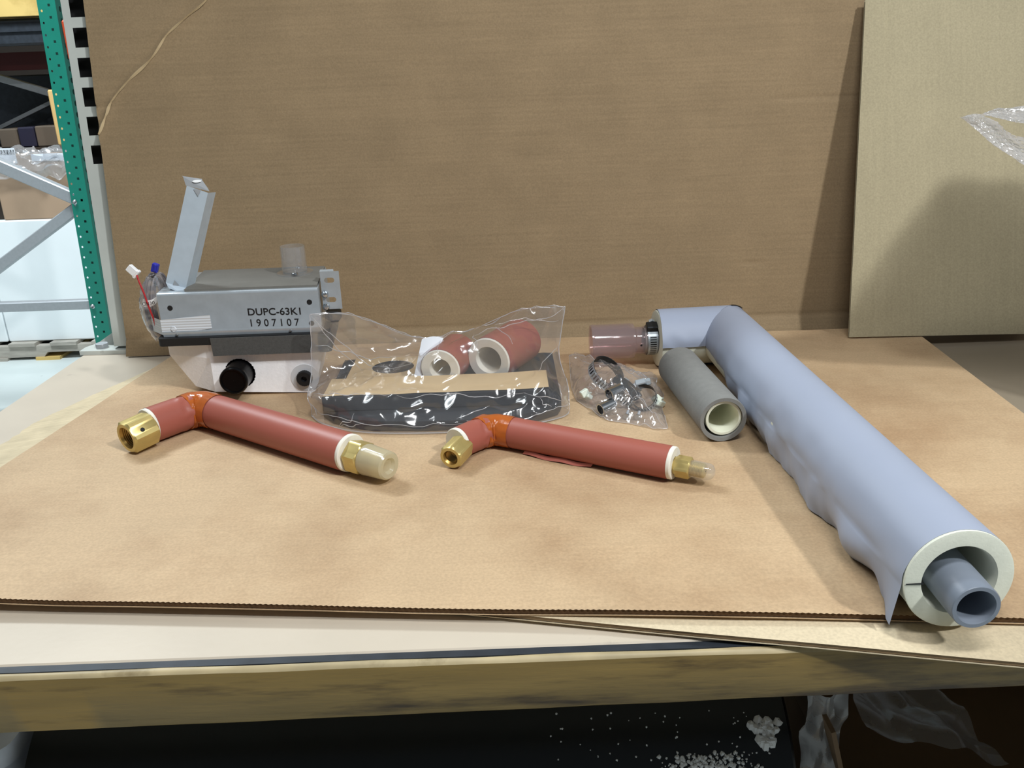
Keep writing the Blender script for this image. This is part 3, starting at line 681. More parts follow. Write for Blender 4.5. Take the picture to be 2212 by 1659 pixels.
# slotted mounting bracket on the right side
YR = 1.004
def slot_plate():
    g = G()
    xs = (-0.2232, -0.2005); z0, z1 = 0.1010, 0.1470
    def cell(za, zb, zc):
        cx, rx_, rz = -0.2128, 0.0060, 0.0030
        n = 20; inn = []; out = []
        for k in range(n):
            a = 2*PI*(k+0.5)/n; x, z = math.cos(a), math.sin(a)
            inn.append((cx+(rx_-rz)*(1 if x > 0 else -1)+rz*x, YR, zc+rz*z))
            q = max(abs(x), abs(z)); X, Z = x/q, z/q
            out.append((cx+(X*(xs[1]-cx) if X > 0 else X*(cx-xs[0])), YR, zc+(Z*(zb-zc) if Z > 0 else Z*(zc-za))))
        g.add(out+inn, [(k, (k+1) % n, n+(k+1) % n, n+k) for k in range(n)])
    cell(z0, 0.124, 0.1125); cell(0.124, z1, 0.1362)
    g.add([(xs[0], YR, z0), (xs[0], YR, z1), (xs[0], YR+0.02, z1), (xs[0], YR+0.02, z0)], [(0, 1, 2, 3)])
    g.add([(xs[0], YR, z1), (xs[1]-0.006, YR, z1), (xs[1]-0.007, YR+0.004, z1+0.0016), (xs[0], YR+0.004, z1+0.0016)], [(0, 1, 2, 3)])
    return g
mb = slot_plate().mk('mounting_bracket', galv, pump, smooth=False)
for z in (0.1195, 0.104): lathe([(0, 0.0044), (0.0012, 0.0042), (0.004, 0.0026), (0.0042, 0.0001)], (-0.2195, YR-0.001, z), (0.3, -1, 0), 16).mk('mounting_screw', steel_bright, mb)
G().bevbox(-0.2225, -0.205, 1.0, 1.02, 0.085, 0.098, 0.002).mk('side_bracket_block', black_matt, pump)
# ports on the tank front
pc = V((-0.3300, YF+0.001, 0.0285))
pt = lathe([(0, 0.0165), (0.024, 0.0165), (0.025, 0.0170), (0.029, 0.0168), (0.031, 0.0155), (0.031, 0.0140), (0.029, 0.0132), (0.0285, 0.0001)], pc, (0, -1, 0), 48).mk('outlet_port', black_plastic, pump)
lathe([(-0.0005, 0.0185), (0.001, 0.0185), (0.001, 0.0160)], pc, (0, -1, 0), 60, rfun=lambda i, th, r: r+0.0005*math.sin(th*26) if r > 0.018 else r).mk('port_seat', steel_dark, pt)
q = V((-0.2520, YF, 0.0200))
wsh = lathe([(-0.001, 0.0172), (0.0008, 0.0172), (0.0008, 0.0095)], q, (0, -1, 0), 40).mk('washer', white_washer, pump)
lathe([(0, 0.0096), (0.006, 0.0094), (0.007, 0.0088), (0.007, 0.0036), (0.002, 0.0028), (0.002, 0.0001)], q, (0, -1, 0), 52, rfun=lambda i, th, r: r+0.00035*math.sin(th*24) if r > 0.0093 else r).mk('drain_plug', black_matt, pump)
# wire harness in its clear bag at the left end
g = G()
for k in range(20):
    pts = []
    rr_ = random.Random(k)
    ox, oy = rr_.uniform(-0.006, 0.006), rr_.uniform(-0.006, 0.006)
    for i in range(33):
        a = 2*PI*i/32
        pts.append((-0.4295+ox+0.0095*math.cos(a)*(1+0.1*nz(k, i*0.2)), 1.026+oy+0.010*math.sin(a)*0.5+0.004*math.cos(a), 0.108+0.036*math.sin(a)+0.004*nz(i*0.2, k)))
    sweep(pts, 0.0013, 8, g)
g.mk('wire_coil', wire_gray, pump)
def hb(u, v):
    th = 2*PI*u; z = 0.066+0.080*v
    w = 0.0125*math.sin(PI*min(max(v*0.9+0.08, 0), 1))**0.5*(1+0.0*v)+0.002
    cx = -0.4275-0.006*math.sin(PI*v)
    return (cx+w*math.cos(th)*1.15+0.0025*nz(u*5+9*math.cos(th), v*9), 1.024+0.016*math.sin(th)+0.0025*nz(math.sin(th)*3, v*9), z+0.003*nz(math.cos(th)*2, math.sin(th)*2+v*3))
gridmesh(hb, 40, 26).mk('wire_bag', bag_film2, pump, angle=40)
rw = [(-0.4300, 1.008, 0.083), (-0.4285, 1.004, 0.095), (-0.4310, 1.002, 0.112), (-0.4340, 1.003, 0.128), (-0.4395, 1.008, 0.142), (-0.4425, 1.012, 0.149)]
sweep([crom(rw, i/30) for i in range(31)], 0.0011, 10).mk('red_wire', wire_red, pump)
def obox(c, ax, l, w, h):
    d, a, b = frame(ax, V((0, -1, 0)))
    g = G().bevbox(-l/2, l/2, -w/2, w/2, -h/2, h/2, 0.0008)
    M = Matrix(((d.x, a.x, b.x, c[0]), (d.y, a.y, b.y, c[1]), (d.z, a.z, b.z, c[2]), (0, 0, 0, 1)))
    return g.xf(M)
cw = obox((-0.4475, 1.014, 0.1545), (-0.6, 0.1, 0.6), 0.0125, 0.0092, 0.006)
cw.add(*(lambda q: (q.v, q.f))(obox((-0.4435, 1.014, 0.1500), (-0.6, 0.1, 0.6), 0.004, 0.0115, 0.006))); cw.mk('connector', conn_white, pump, smooth=False)
cb = obox((-0.4225, 1.020, 0.1555), (0.35, 0, 0.9), 0.011, 0.0075, 0.006)
cb.add(*(lambda q: (q.v, q.f))(obox((-0.4210, 1.016, 0.1560), (0.35, 0, 0.9), 0.009, 0.003, 0.003))); cb.mk('connector', conn_blue, pump, smooth=False)
def lbl(u, v):
    a = -0.9+1.8*u
    return (-0.4300+0.0115*math.sin(a)+0.002*(v-0.5), 1.006-0.006*math.cos(a)+0.004, 0.1135+0.0085*v+0.003*u-0.0035*math.sin(PI*u))
lo = gridmesh(lbl, 12, 3).mk('wire_label', conn_white, pump)
text('CN30', -0.4375, -0.4225, 0.1150, 0.1190, 1.0, lo, ink, fn=lambda x, y, z: (x, 0.9995+2.5*(x+0.43)**2*8, z+0.10*(x+0.43)), bold=0.005)

# ------------------------------------------------------------------ red insulated pipes
def hexprof(L, Rf, Rc, bore, thread=True):
    pr = [(0.0005, bore), (0, Rf*0.93), (0.0022, Rc*1.02), (L-0.002, Rc*1.02), (L, Rf*0.95), (L, bore*0.6)]
    return pr
def nut(face, axis, L, Rf, bore, parent, name='flare_nut', hole=True, roll=0.0):
    """hex nut: axis points out of the open face"""
    Rc = Rf/math.cos(PI/6)
    def rf_(i, th, r):
        a = (th+roll+PI/6) % (PI/3)-PI/6
        return min(Rf/math.cos(a), r) if r > bore*1.05 else r
    d = -V(axis).normalized()
    pr = [(0.0, bore+0.0015), (0.0, Rf*0.97), (0.0018, Rc*1.01), (L-0.0015, Rc*1.01), (L, Rf*0.97), (L, bore*0.55)]
    n_ = lathe(pr, face, d, 72, rfun=rf_).mk(name, brass, parent, angle=28)
    th = [(0.0, bore+0.0015), (0.0025, bore+0.0002)]
    k = 7; st = 0.0019 if bore > 0.008 else 0.0014
    for i in range(k): th += [(0.003+st*i, bore), (0.003+st*(i+0.5), bore+0.0011)]
    th += [(0.003+st*k, bore*0.97), (0.003+st*k+0.001, bore*0.55), (0.003+st*k+0.012, bore*0.5)]
    lathe(th, face, d, 48).mk('thread', brass_dark, n_, angle=20)
    return n_
def redpipe(name, label, leg_end, elbow, main_end, R, bendr):
    t = thing(name, ((elbow[0]+main_end[0])/2, (elbow[1]+main_end[1])/2, 0), label, 'pipe')
    A, E_, B = V(leg_end), V(elbow), V(main_end)
    da, db = (A-E_).normalized(), (B-E_).normalized()
    # path with a rounded bend
    p1, p2 = E_+da*bendr, E_+db*bendr
    bend = [p1*(1-s)**2+E_*2*s*(1-s)+p2*s*s for s in [i/14 for i in range(15)]]
    def run(a, b, n): return [a.lerp(b, i/n) for i in range(n+1)]
    def crin(amp, f):
        return lambda i, th, r: r+amp(i)*(nz(math.cos(th)*f, math.sin(th)*f, i*0.35))
    leg = run(A, p1, 16)
    sweep(leg+bend[1:5], R, 48, rfun=crin(lambda i: 0.0020*smooth(9, 15, i), 2.6)).mk('jacket', red_jacket, t, angle=60)
    mn = run(B, p2, 30)
    sweep(mn+bend[::-1][1:5], R, 48, rfun=crin(lambda i: 0.0008*smooth(27, 33, i), 2.2)).mk('jacket', red_jacket, t, angle=60)
    tp_ = [p1]+bend+[p2+db*bendr*0.3, p2+db*bendr*0.6]
    sweep(tp_, lambda i: R*(1.035+0.035*math.exp(-((i-7)/4)**2)), 64, rfun=lambda i, th, r: r+0.0016*nz(math.cos(th)*2.6, math.sin(th)*2.6, i*0.28)*smooth(17, 12, i)*smooth(0, 4, i)+0.0005*nz(math.cos(th)*7, math.sin(th)*7, i*0.6)).mk('tape', amber, t, angle=60)
    for P_, d in ((A, da), (B, db)):
        lathe([(-0.02, R*0.985), (0.0030, R*0.985), (0.0040, R*0.94), (0.0036, R*0.40), (-0.004, R*0.36)], P_, d, 48).mk('foam_end', white_foam, t)
    return t, da, db
RA = 0.0197
pa, da, db = redpipe('insulated_pipe', 'larger red insulated pipe with wide brass nut, in front of the pump unit', (-0.3885, 0.8530, RA), (-0.3515, 0.9020, RA), (-0.1605, 0.7620, RA), 0.0191, 0.020)
nA = V((-0.58, -0.80, -0.08)).normalized()
fA = V((-0.4015, 0.8215, 0.0184))
na = nut(fA, nA, 0.0295, 0.0160, 0.0105, pa, roll=0.45)
lathe([(0, 0.0060), (0.02, 0.0060)], fA-nA*0.028, -nA, 24).mk('copper_tube', copper, pa)
hn = V((0.689, -0.547, 0.475))
lathe([(0.0, 0.0001), (0.0, 0.0021), (0.0004, 0.0023)][::-1], V((-0.38315, 0.8221, 0.0272))-hn*0.0002, hn, 16).mk('vent_hole', ink, na)
def hexend(P0, d, L, Rf, parent, roll=0.2):
    def rf_(i, th, r):
        a = (th+roll+PI/6) % (PI/3)-PI/6
        return min(Rf/math.cos(a), r)
    return lathe([(-0.004, Rf*0.8), (0, Rf*0.8), (0.002, Rf*0.95), (0.0032, Rf*1.17), (L-0.001, Rf*1.17), (L, Rf*0.98), (L, 0.001)], P0, d, 72, rfun=rf_).mk('hex_union', brass, parent, angle=28)
h0 = V((-0.1605, 0.7620, 0.0182))+db*0.003
hexend(h0, db, 0.0195, 0.0148, pa)
pr = [(0.0, 0.0112)]
for i in range(9): pr += [(0.002+0.002*i, 0.0112), (0.003+0.002*i, 0.0123)]
lathe(pr+[(0.022, 0.0095), (0.022, 0.001)], h0+db*0.019, db, 40).mk('male_thread', brass, pa)
lathe([(0.0, 0.0150), (0.0015, 0.0154), (0.006, 0.0150), (0.024, 0.0140), (0.0285, 0.0136), (0.0300, 0.0120), (0.0296, 0.0080), (0.0262, 0.0062), (0.0255, 0.0001)], h0+db*0.0205, db, 48).mk('end_cap', film('milky_cap_film', (0.80, 0.76, 0.62), haze=0.80, gloss=0.07, rough=0.14, bump=0.0, blend=0.25, hc=(0.80, 0.74, 0.54)), pa)

RB = 0.0163
pb, da2, db2 = redpipe('insulated_pipe', 'smaller red insulated pipe with narrow brass nut, at the centre front', (-0.0548, 0.7845, RB), (-0.0237, 0.8175, RB), (0.1443, 0.7203, RB), 0.0158, 0.017)
nB = V((-0.42, -0.90, -0.10)).normalized()
fB = V((-0.0622, 0.7565, 0.0124))
nb = nut(fB, nB, 0.0270, 0.0112, 0.0062, pb, roll=0.2)
lathe([(0, 0.0040), (0.02, 0.0040)], fB-nB*0.022, -nB, 24).mk('copper_tube', copper, pb)
h0 = V((0.1443, 0.7203, 0.0142))+db2*0.003
hexend(h0, db2, 0.0165, 0.0092, pb, roll=0.5)
pr = [(0.0, 0.0064)]
for i in range(9): pr += [(0.001+0.0013*i, 0.0064), (0.00165+0.0013*i, 0.0071)]
lathe(pr+[(0.0135, 0.0058), (0.0140, 0.001)], h0+db2*0.0162, db2, 40).mk('male_thread', brass, pb)
lathe([(0.0, 0.0080), (0.0165, 0.0077), (0.0195, 0.0066), (0.0212, 0.0045), (0.0220, 0.0022), (0.0222, 0.0001)], h0+db2*0.0165, db2, 40).mk('end_cap', cap_clear, pb)
# loose jacket edge under the small pipe
gridmesh(lambda u, v: V((0.010, 0.782, 0.004)).lerp(V((0.075, 0.745, 0.004)), u)+V((-0.002*v, -0.0035*v*math.sin(PI*u)+0.003, -0.003*v+0.0006*math.sin(u*14))), 24, 3).mk('loose_edge', red_jacket, pb)

# ------------------------------------------------------------------ short grey foam pipe
sp0, sp1 = V((0.1995, 0.9720, 0.0241)), V((0.2119, 0.7990, 0.0241))
short = thing('foam_sleeved_pipe', (0.2055, 0.885, 0), 'short grey foam sleeve around a cream plastic pipe, lying between bag and long pipe', 'pipe')
d = (sp1-sp0); Ls = d.length
def rshort(i, th, r): return r*(1+0.012*math.cos(th*2+0.6))
lathe([(0.0, 0.019), (0.001, 0.0232), (0.003, 0.0240)]+[(0.003+(Ls-0.004)*k/10, 0.0240) for k in range(11)]+[(Ls, 0.0236), (Ls-0.0003, 0.0198), (Ls-0.020, 0.0194)], sp0, d, 56, rfun=rshort).mk('foam_sleeve', foam_tube, short)
off = V((0.0012, 0, 0.0004))
lathe([(0.01, 0.0186), (Ls-0.0040, 0.0186), (Ls-0.0030, 0.0182), (Ls-0.0030, 0.0158), (Ls-0.0045, 0.0152), (Ls-0.055, 0.0150), (Ls-0.055, 0.0090), (Ls-0.14, 0.0088), (Ls-0.14, 0.0001)], sp0+off, d, 48).mk('inner_pipe', pvc_cream, short)

# ------------------------------------------------------------------ long grey pipe
RL = 0.036
m0, m1 = V((0.2900, 0.4840, RL)), V((0.2765, 1.0530, RL))
longp = thing('drain_pipe', (0.283, 0.77, 0), 'long lavender-jacketed insulated drain pipe with an elbow and clear socket', 'pipe')
md = (m0-m1).normalized(); ML = (m0-m1).length
foot = [(0.4840, 0.2493), (0.4945, 0.2504), (0.515, 0.2590), (0.5496, 0.2651), (0.5694, 0.2590), (0.5971, 0.2588), (0.6192, 0.2613), (0.6435, 0.2526), (0.6864, 0.2529), (0.7143, 0.2556), (0.7661, 0.2516), (0.8238, 0.2566), (0.8559, 0.2557), (0.9339, 0.2608), (1.0199, 0.2625), (1.0459, 0.2479), (1.06, 0.2479)]
NA, NF, NS = 44, 18, 150
def jfn(s, k):
    """jacket point: s 0..1 from near end to elbow, k index round the section"""
    def pos(y):
        tt = (y-m0.y)/(m1.y-m0.y); return m0.x+(m1.x-m0.x)*tt
    Rj = RL+0.0007
    if k <= NA:
        th = -1.15+(PI+0.05+1.15)*k/NA
        dx, dz = Rj*math.cos(th), Rj*math.sin(th)
    y1 = 1.053
    if k <= NA:
        ye = max(1.053+dx, 1.040)
        y = m0.y+0.002+(ye-m0.y-0.002)*s
        x = pos(y)+dx; z = RL+dz
        lo_ = smooth(PI*0.72, PI*1.02, th)
        r_ = 0.0016*lo_*(nz(y*26, th*2)+0.5*nz(y*60, 3))
        return V((x+r_*math.cos(th), y, max(z+r_*math.sin(th), 0.001)))
    q = (k-NA)/NF
    ye = 1.046; y = m0.y+0.002+(ye-m0.y-0.002)*s
    xa = pos(y)-Rj; za = RL-0.0018
    xf_ = lerp1(foot, y)
    drop = smooth(0.96, 1.04, y)*0.010
    zf = 0.0012+drop
    st_ = smooth(0.488, 0.55, y)
    bulge = math.sin(PI*q)*(-0.0035+0.0045*nz(y*24, 1.7)*1.5)*st_
    x = xa+(xf_-xa)*q+bulge-0.0010*q
    x += st_*(0.0050*q*nz(y*34, q*1.1)+0.002*q*nz(y*70, 3))
    z = za+(zf-za)*q
    return V((x, y, z))
gridmesh(lambda u, v: jfn(v, int(round(u*(NA+NF)))), NA+NF, NS).mk('jacket', jacket, longp, angle=70)
# foam core with end ring and slit
lathe([(0.0, RL*0.985), (ML-0.006, RL*0.995), (ML-0.0012, RL*1.018), (ML-0.0004, RL*1.012), (ML, RL*0.975), (ML, 0.0255), (ML-0.002, 0.0245), (ML-0.10, 0.0245), (ML-0.10, 0.001)], m1, md, 64).mk('foam_core', pipe_foam, longp)
G().box(0.2545, 0.2660, 0.4826, 0.4850, 0.0345, 0.0352).mk('slit', steel_dark, longp, smooth=False)
pe = V((0.2895, 0.4600, 0.0310)); pm = V((0.2900, 0.62, 0.0335)); pd = (pe-pm).normalized(); pL = (pe-pm).length
lathe([(0.0, 0.0158), (pL-0.001, 0.0158), (pL, 0.0152), (pL, 0.0126), (pL-0.001, 0.0122), (pL-0.12, 0.0122), (pL-0.12, 0.0001)], pm, pd, 48).mk('pvc_pipe', pvc_gray, longp)
# elbow leg
l0, l1 = V((0.1855, 1.0470, RL)), V((0.2765, 1.0530, RL))
ld = (l1-l0).normalized()
NL = 40
def lfn(u, v):
    th = -0.42+2*PI*0.80*u       # open at the lower front
    th = PI*1.03-2*PI*0.83*u
    Rj = RL+0.0009
    dy, dz = Rj*math.cos(th), Rj*math.sin(th)
    # th=pi is the front side (towards the camera)
    xe = l1.x+max(min(dy, 0.05), -0.012)+0.0
    x = l0.x+0.002+(xe-l0.x-0.002)*v
    y = l0.y+(l1.y-l0.y)*(x-l0.x)/(l1.x-l0.x)+dy
    e = smooth(0.16, 0.0, u)
    r_ = 0.0012*e+0.0016*e*nz(x*60, u*12)+0.0022*e*smooth(0.7, 1, v)*nz(x*90, 3)
    return V((x, y+r_*math.cos(th), max(RL+dz+r_, 0.001)))
gridmesh(lfn, 56, NL).mk('elbow_jacket', jacket, longp, angle=70)
lathe([(0.0, 0.02), (0.0, RL*0.92), (0.0006, RL*0.975), (0.002, RL*0.985), (0.085, RL*0.985)], l0, ld, 56).mk('elbow_foam', pipe_foam, longp)
def ctape(u, v):
    dx = 0.006+0.020*u; zz = RL+math.sqrt((RL+0.0016)**2-dx*dx)
    return V((0.2765+dx+0.003*(v-0.5), 1.053+dx-0.004*(v-0.5), zz-0.0008*abs(v-0.5)))
gridmesh(ctape, 8, 4).mk('corner_tape', steel_dark, longp)
# clear socket
s0 = V((0.1025, 1.0490, 0.0330)); sd_ = V((1, 0.02, 0)).normalized()
lathe([(0.0, 0.0205), (0.0, 0.0222), (0.003, 0.0226), (0.004, 0.0222), (0.050, 0.0222), (0.0545, 0.0215), (0.0565, 0.0180), (0.0575, 0.0172), (0.067, 0.0172), (0.0685, 0.0182), (0.071, 0.0188), (0.074, 0.0180), (0.088, 0.0178)], s0, sd_, 56).mk('clear_socket', clear_pink, longp)
lathe([(0.001, 0.0200), (0.048, 0.0200), (0.056, 0.0150), (0.085, 0.0150)], s0, sd_, 48).mk('socket_bore', clear_pink, longp)
lathe([(0, 0.0001), (0, 0.0014)], s0+sd_*0.0625+V((0, -0.0172, -0.0015)), (0, -1, -0.08), 14).mk('vent_hole', ink, longp, smooth=False)
lathe([(0.068, 0.0160), (0.095, 0.0160)], s0, sd_, 32).mk('inner_pipe', mat('light_grey_pvc', (176, 178, 172), 0.4), longp)
def clampgeo(c, axis, R, w, parent, slots=46, head=0.8, frac=0.75, mb=None, hm=None):
    """hose clamp: slotted band, screw housing, hex screw"""
    mb = mb or steel_bright
    d, a, b = frame(axis); c = V(c)
    def at(t, ang, r): return c+d*t+(a*math.cos(ang)+b*math.sin(ang))*r
    st = 2*PI/slots; cells = []
    for k in range(slots):
        hole = k < slots*frac
        cells.append((st*k, st*(k+1), st*(k+0.5), w*0.5, w*0.30 if hole else 0, st*0.22 if hole else 0))
    band = perf(lambda s, t: at(s-w/2, t+head, R), w, cells, 0).mk('band', mb, parent, angle=60)
    lathe([(-w*0.5, R-0.0007), (w*0.5, R-0.0007)], c, d, 48).mk('band_lining', steel_dark, band)
    hc = at(0, head, R+0.0034)
    rad = (hc-c).normalized(); tan = rad.cross(d).normalized()
    M = Matrix(((tan.x, d.x, rad.x, hc.x), (tan.y, d.y, rad.y, hc.y), (tan.z, d.z, rad.z, hc.z), (0, 0, 0, 1)))
    G().bevbox(-0.0060, 0.0060, -w*0.62, w*0.62, -0.0034, 0.0034, 0.0010).xf(M).mk('housing', hm or mb, parent, angle=20)
    lathe([(0, 0.0001), (0, 0.0042), (0.004, 0.0042), (0.005, 0.0032), (0.005, 0.0001)], hc+tan*0.0060, tan, 24, rfun=lambda i, th, r: min(0.0036/math.cos((th+PI/6) % (PI/3)-PI/6), r)).mk('screw', mb, parent, angle=28)
hcl = thing('hose_clamp', (0.181, 1.05, 0.012), 'slotted steel hose clamp tightened on the clear socket of the long pipe', 'hose clamp')
clampgeo(s0+sd_*0.0775, sd_, 0.0192, 0.0130, hcl, slots=40, head=1.15, frac=0.9, mb=galv, hm=steel_dark)

# ------------------------------------------------------------------ big clear bag and contents
FS = [(-0.2150, 0.9060), (-0.2000, 0.8850), (-0.1780, 0.8690), (-0.1500, 0.8590), (-0.1000, 0.8540), (-0.0400, 0.8535), (0.0000, 0.8610), (0.0300, 0.8720), (0.0500, 0.8860), (0.0550, 0.9050), (0.0545, 1.078), (-0.2190, 1.078)]
bs = G().prism(FS, 0.0014, 0.0120)
def in_fs(x, y):
    c = False; n = len(FS)
    for i in range(n):
        (x0, y0), (x1, y1) = FS[i], FS[(i+1) % n]
        if (y0 > y) != (y1 > y) and x < (x1-x0)*(y-y0)/(y1-y0)+x0: c = not c
    return c
o = bs.mk('foam_sheet', black_foam, loc=(-0.08, 0.96, 0.0012)); tag(o, 'wide black foam sheet at the bottom of the large clear bag', 'foam sheet')
fb = thing('foam_strip', (-0.085, 0.92, 0.0122), 'long black foam strip with tan paper top at the front of the large bag', 'foam strip')
G().bevbox(-0.2115, 0.0420, 0.8900, 0.9480, 0.0122, 0.0305, 0.0015).mk('foam', black_foam, fb)
def strip_fn(u, v): return (-0.2100+0.2505*u, 0.8905+0.0575*v, 0.0312+0.0009*nz(u*5, v*2)+0.0014*smooth(0.82, 1, u))
gridmesh(strip_fn, 30, 6).mk('release_paper', tan_paper, fb, smooth=True)
ts = thing('foam_pad', (-0.15, 1.03, 0.0122), 'tan paper-faced foam pad with a round hole in the large bag', 'foam pad')
g = G(); n = 40; c = (-0.1500, 1.0330); vs = []; outp = []
x0, x1, y0, y1 = -0.2030, -0.0700, 0.9850, 1.0740
for k in range(n):
    a = 2*PI*(k+0.5)/n; cx, cy = math.cos(a), math.sin(a); qm = max(abs(cx), abs(cy)); X, Y = cx/qm, cy/qm
    vs.append((c[0]+0.0265*cx, c[1]+0.0255*cy)); outp.append((c[0]+(X*(x1-c[0]) if X > 0 else X*(c[0]-x0)), c[1]+(Y*(y1-c[1]) if Y > 0 else Y*(c[1]-y0))))
for z0, z1, nm, mm in ((0.0122, 0.0148, 'foam', black_foam), (0.0149, 0.0152, 'release_paper', tan_paper)):
    g = G(); g.add([(x, y, z1) for x, y in outp]+[(x, y, z1) for x, y in vs]+[(x, y, z0) for x, y in outp]+[(x, y, z0) for x, y in vs],
        [(k, (k+1) % n, n+(k+1) % n, n+k) for k in range(n)]+[(k, 2*n+k, 2*n+(k+1) % n, (k+1) % n) for k in range(n)]+[(n+k, n+(k+1) % n, 3*n+(k+1) % n, 3*n+k) for k in range(n)])
    for cx_, cy_ in ((x0, y0), (x1, y0), (x1, y1), (x0, y1)):
        ks = sorted(range(n), key=lambda k: (outp[k][0]-cx_)**2+(outp[k][1]-cy_)**2)[:2]
        g.add([(cx_, cy_, z1), (*outp[ks[0]], z1), (*outp[ks[1]], z1)], [(0, 1, 2)])
    g.mk(nm, mm, ts, smooth=False)
tubes = []
def foam_tube_(name, label, a, b, R, Ri):
    a, b = V(a), V(b); d = b-a; L = d.length
    t = thing(name, (a.x, a.y, a.z-R), label, 'foam tube', 'red foam tubes in the large bag')
    lathe([(0.0, R*1.0), (L, R*1.0)], a, d, 56, rfun=lambda i, th, r: r*(1+0.02*math.cos(2*th))).mk('jacket', red_jacket, t)
    lathe([(L+0.001, Ri), (L+0.001, R*0.98), (0.0, R*0.985), (-0.0015, R*0.93), (-0.001, Ri*1.06), (0.004, Ri), (L+0.001, Ri)], a, d, 56, rfun=lambda i, th, r: r*(1+0.02*math.cos(2*th))).mk('foam', white_foam, t)
    tubes.append((a, b, R)); return t
foam_tube_('foam_tube', 'wider red-jacketed white foam tube in the large clear bag', (-0.0265, 0.9700, 0.0405), (0.0130, 1.0450, 0.0405), 0.0280, 0.0158)
foam_tube_('foam_tube', 'narrower red-jacketed white foam tube in the large clear bag', (-0.0835, 0.9550, 0.0365), (-0.0660, 1.0180, 0.0365), 0.0242, 0.0122)
o = gridmesh(lambda u, v: (-0.1060+0.026*u*(0.35+0.65*v)-0.012*(1-v), 0.957+0.030*v, 0.018+0.046*v+0.003*math.sin(u*3)), 8, 8).mk('paper_slip', white_paper, loc=(-0.1, 0.965, 0.018)); tag(o, 'white paper slip standing beside the narrower foam tube in the bag', 'paper')

def tube_h(x, y):
    h = 0.0130 if in_fs(x, y) else 0.001
    if -0.205 < x < -0.068 and 0.983 < y < 1.076: h = 0.0160
    if -0.213 < x < 0.044 and 0.888 < y < 0.950: h = 0.0335
    for a, b, R in tubes:
        d = (b-a); L = d.length; d = d/L
        t = (x-a.x)*d.x+(y-a.y)*d.y; s = abs((x-a.x)*d.y-(y-a.y)*d.x)
        if -0.003 < t < L+0.004 and s < R*1.03: h = max(h, a.z+math.sqrt(max((R*1.03)**2-s*s, 0))+0.001)
    return h
ROWS = [
 [(-0.2290, 0.9080, 0.0015), (-0.2080, 0.8800, 0.0010), (-0.1577, 0.8530, 0.001), (-0.0714, 0.8450, 0.001), (0.0000, 0.8530, 0.001), (0.0540, 0.8770, 0.001), (0.0640, 0.9020, 0.002)],
 [(-0.2290, 0.9130, 0.0100), (-0.2080, 0.8830, 0.0125), (-0.1577, 0.8570, 0.0135), (-0.0714, 0.8490, 0.0135), (0.0000, 0.8570, 0.0135), (0.0550, 0.8820, 0.0130), (0.0640, 0.9080, 0.010)],
 [(-0.2330, 0.9180, 0.0200), (-0.2130, 0.8880, 0.0330), (-0.1600, 0.8870, 0.0335), (-0.0714, 0.8870, 0.0335), (0.0000, 0.8880, 0.0335), (0.0440, 0.8890, 0.0335), (0.0640, 0.9140, 0.022)],
 [(-0.2310, 0.9360, 0.0400), (-0.2100, 0.9480, 0.0360), (-0.1600, 0.9480, 0.0370), (-0.0850, 0.9480, 0.0560), (-0.0200, 0.9540, 0.0700), (0.0300, 0.9480, 0.0450), (0.0610, 0.9460, 0.030)],
 [(-0.2290, 0.9450, 0.0750), (-0.2050, 0.9600, 0.0700), (-0.1550, 0.9850, 0.0520), (-0.0950, 0.9900, 0.0480), (-0.0300, 0.9980, 0.0745), (0.0250, 0.9950, 0.0700), (0.0575, 0.9780, 0.048)],
 [(-0.2275, 0.9500, 0.1072), (-0.2080, 0.9540, 0.1090), (-0.1720, 0.9800, 0.0945), (-0.1150, 1.0100, 0.0590), (-0.0580, 1.0250, 0.0600), (0.0055, 1.0300, 0.0815), (0.0340, 1.0300, 0.0868), (0.0690, 1.0280, 0.0860)],
]
NU, NV = 150, 120
def bagU(u, v):
    row = [crom(r, u) for r in ROWS]
    p = crom(row, v)
    wr = 0.0042*smooth(0, 0.15, v)
    k = nz(p.x*26, p.y*18+p.z*30)
    k2 = nz(p.x*55+p.z*25, p.y*20-p.z*40, 4)
    p = p+V((0, -0.35, 1))*wr*((0.5-abs(k)*2)+0.5*(0.5-abs(k2)*2))+V((0, 0, 1))*0.0012*nz(p.x*90, p.y*60, p.z*60)
    fr = smooth(0.02, 0.2, v)*smooth(0.55, 0.3, v)
    p = p+V((0, -1, 0.2))*0.004*fr*abs(nz(p.x*40, p.z*20))*2
    h = tube_h(p.x, p.y)+0.0008
    if p.z < h: p.z = p.z+(h-p.z)
    return p
def bagL(u, v):
    a = crom(ROWS[0], u); e = crom(ROWS[-1], u)
    xx = -0.221+0.279*u
    pts = [a, V((xx, 0.95, 0.0004)), V((xx, 1.075, 0.0006)), V((xx, 1.082, 0.020)), V((e.x*0.7+xx*0.3, e.y*0.45+1.075*0.55, e.z*0.62+0.006)), e+V((0.0, 0.014, -0.004))]
    p = crom(pts, v)
    p.y += 0.006*nz(p.x*22, p.z*22)*smooth(0.45, 0.7, v)
    if v < 0.5: p.z = max(min(p.z, 0.0008), 0.0003)
    if u < 0.08 or u > 0.92:
        t = smooth(0.08, 0, u) if u < 0.5 else smooth(0.92, 1, u)
        p = p.lerp(bagU(u, v), t)
    return p
g = gridmesh(bagU, NU, NV); gridmesh(bagL, NU//2, NV//2, g)
o = g.mk('plastic_bag', bag_film, loc=(-0.08, 0.95, 0.0003), angle=35); tag(o, 'large clear plastic bag of black foam and red tubes in the middle', 'plastic bag')

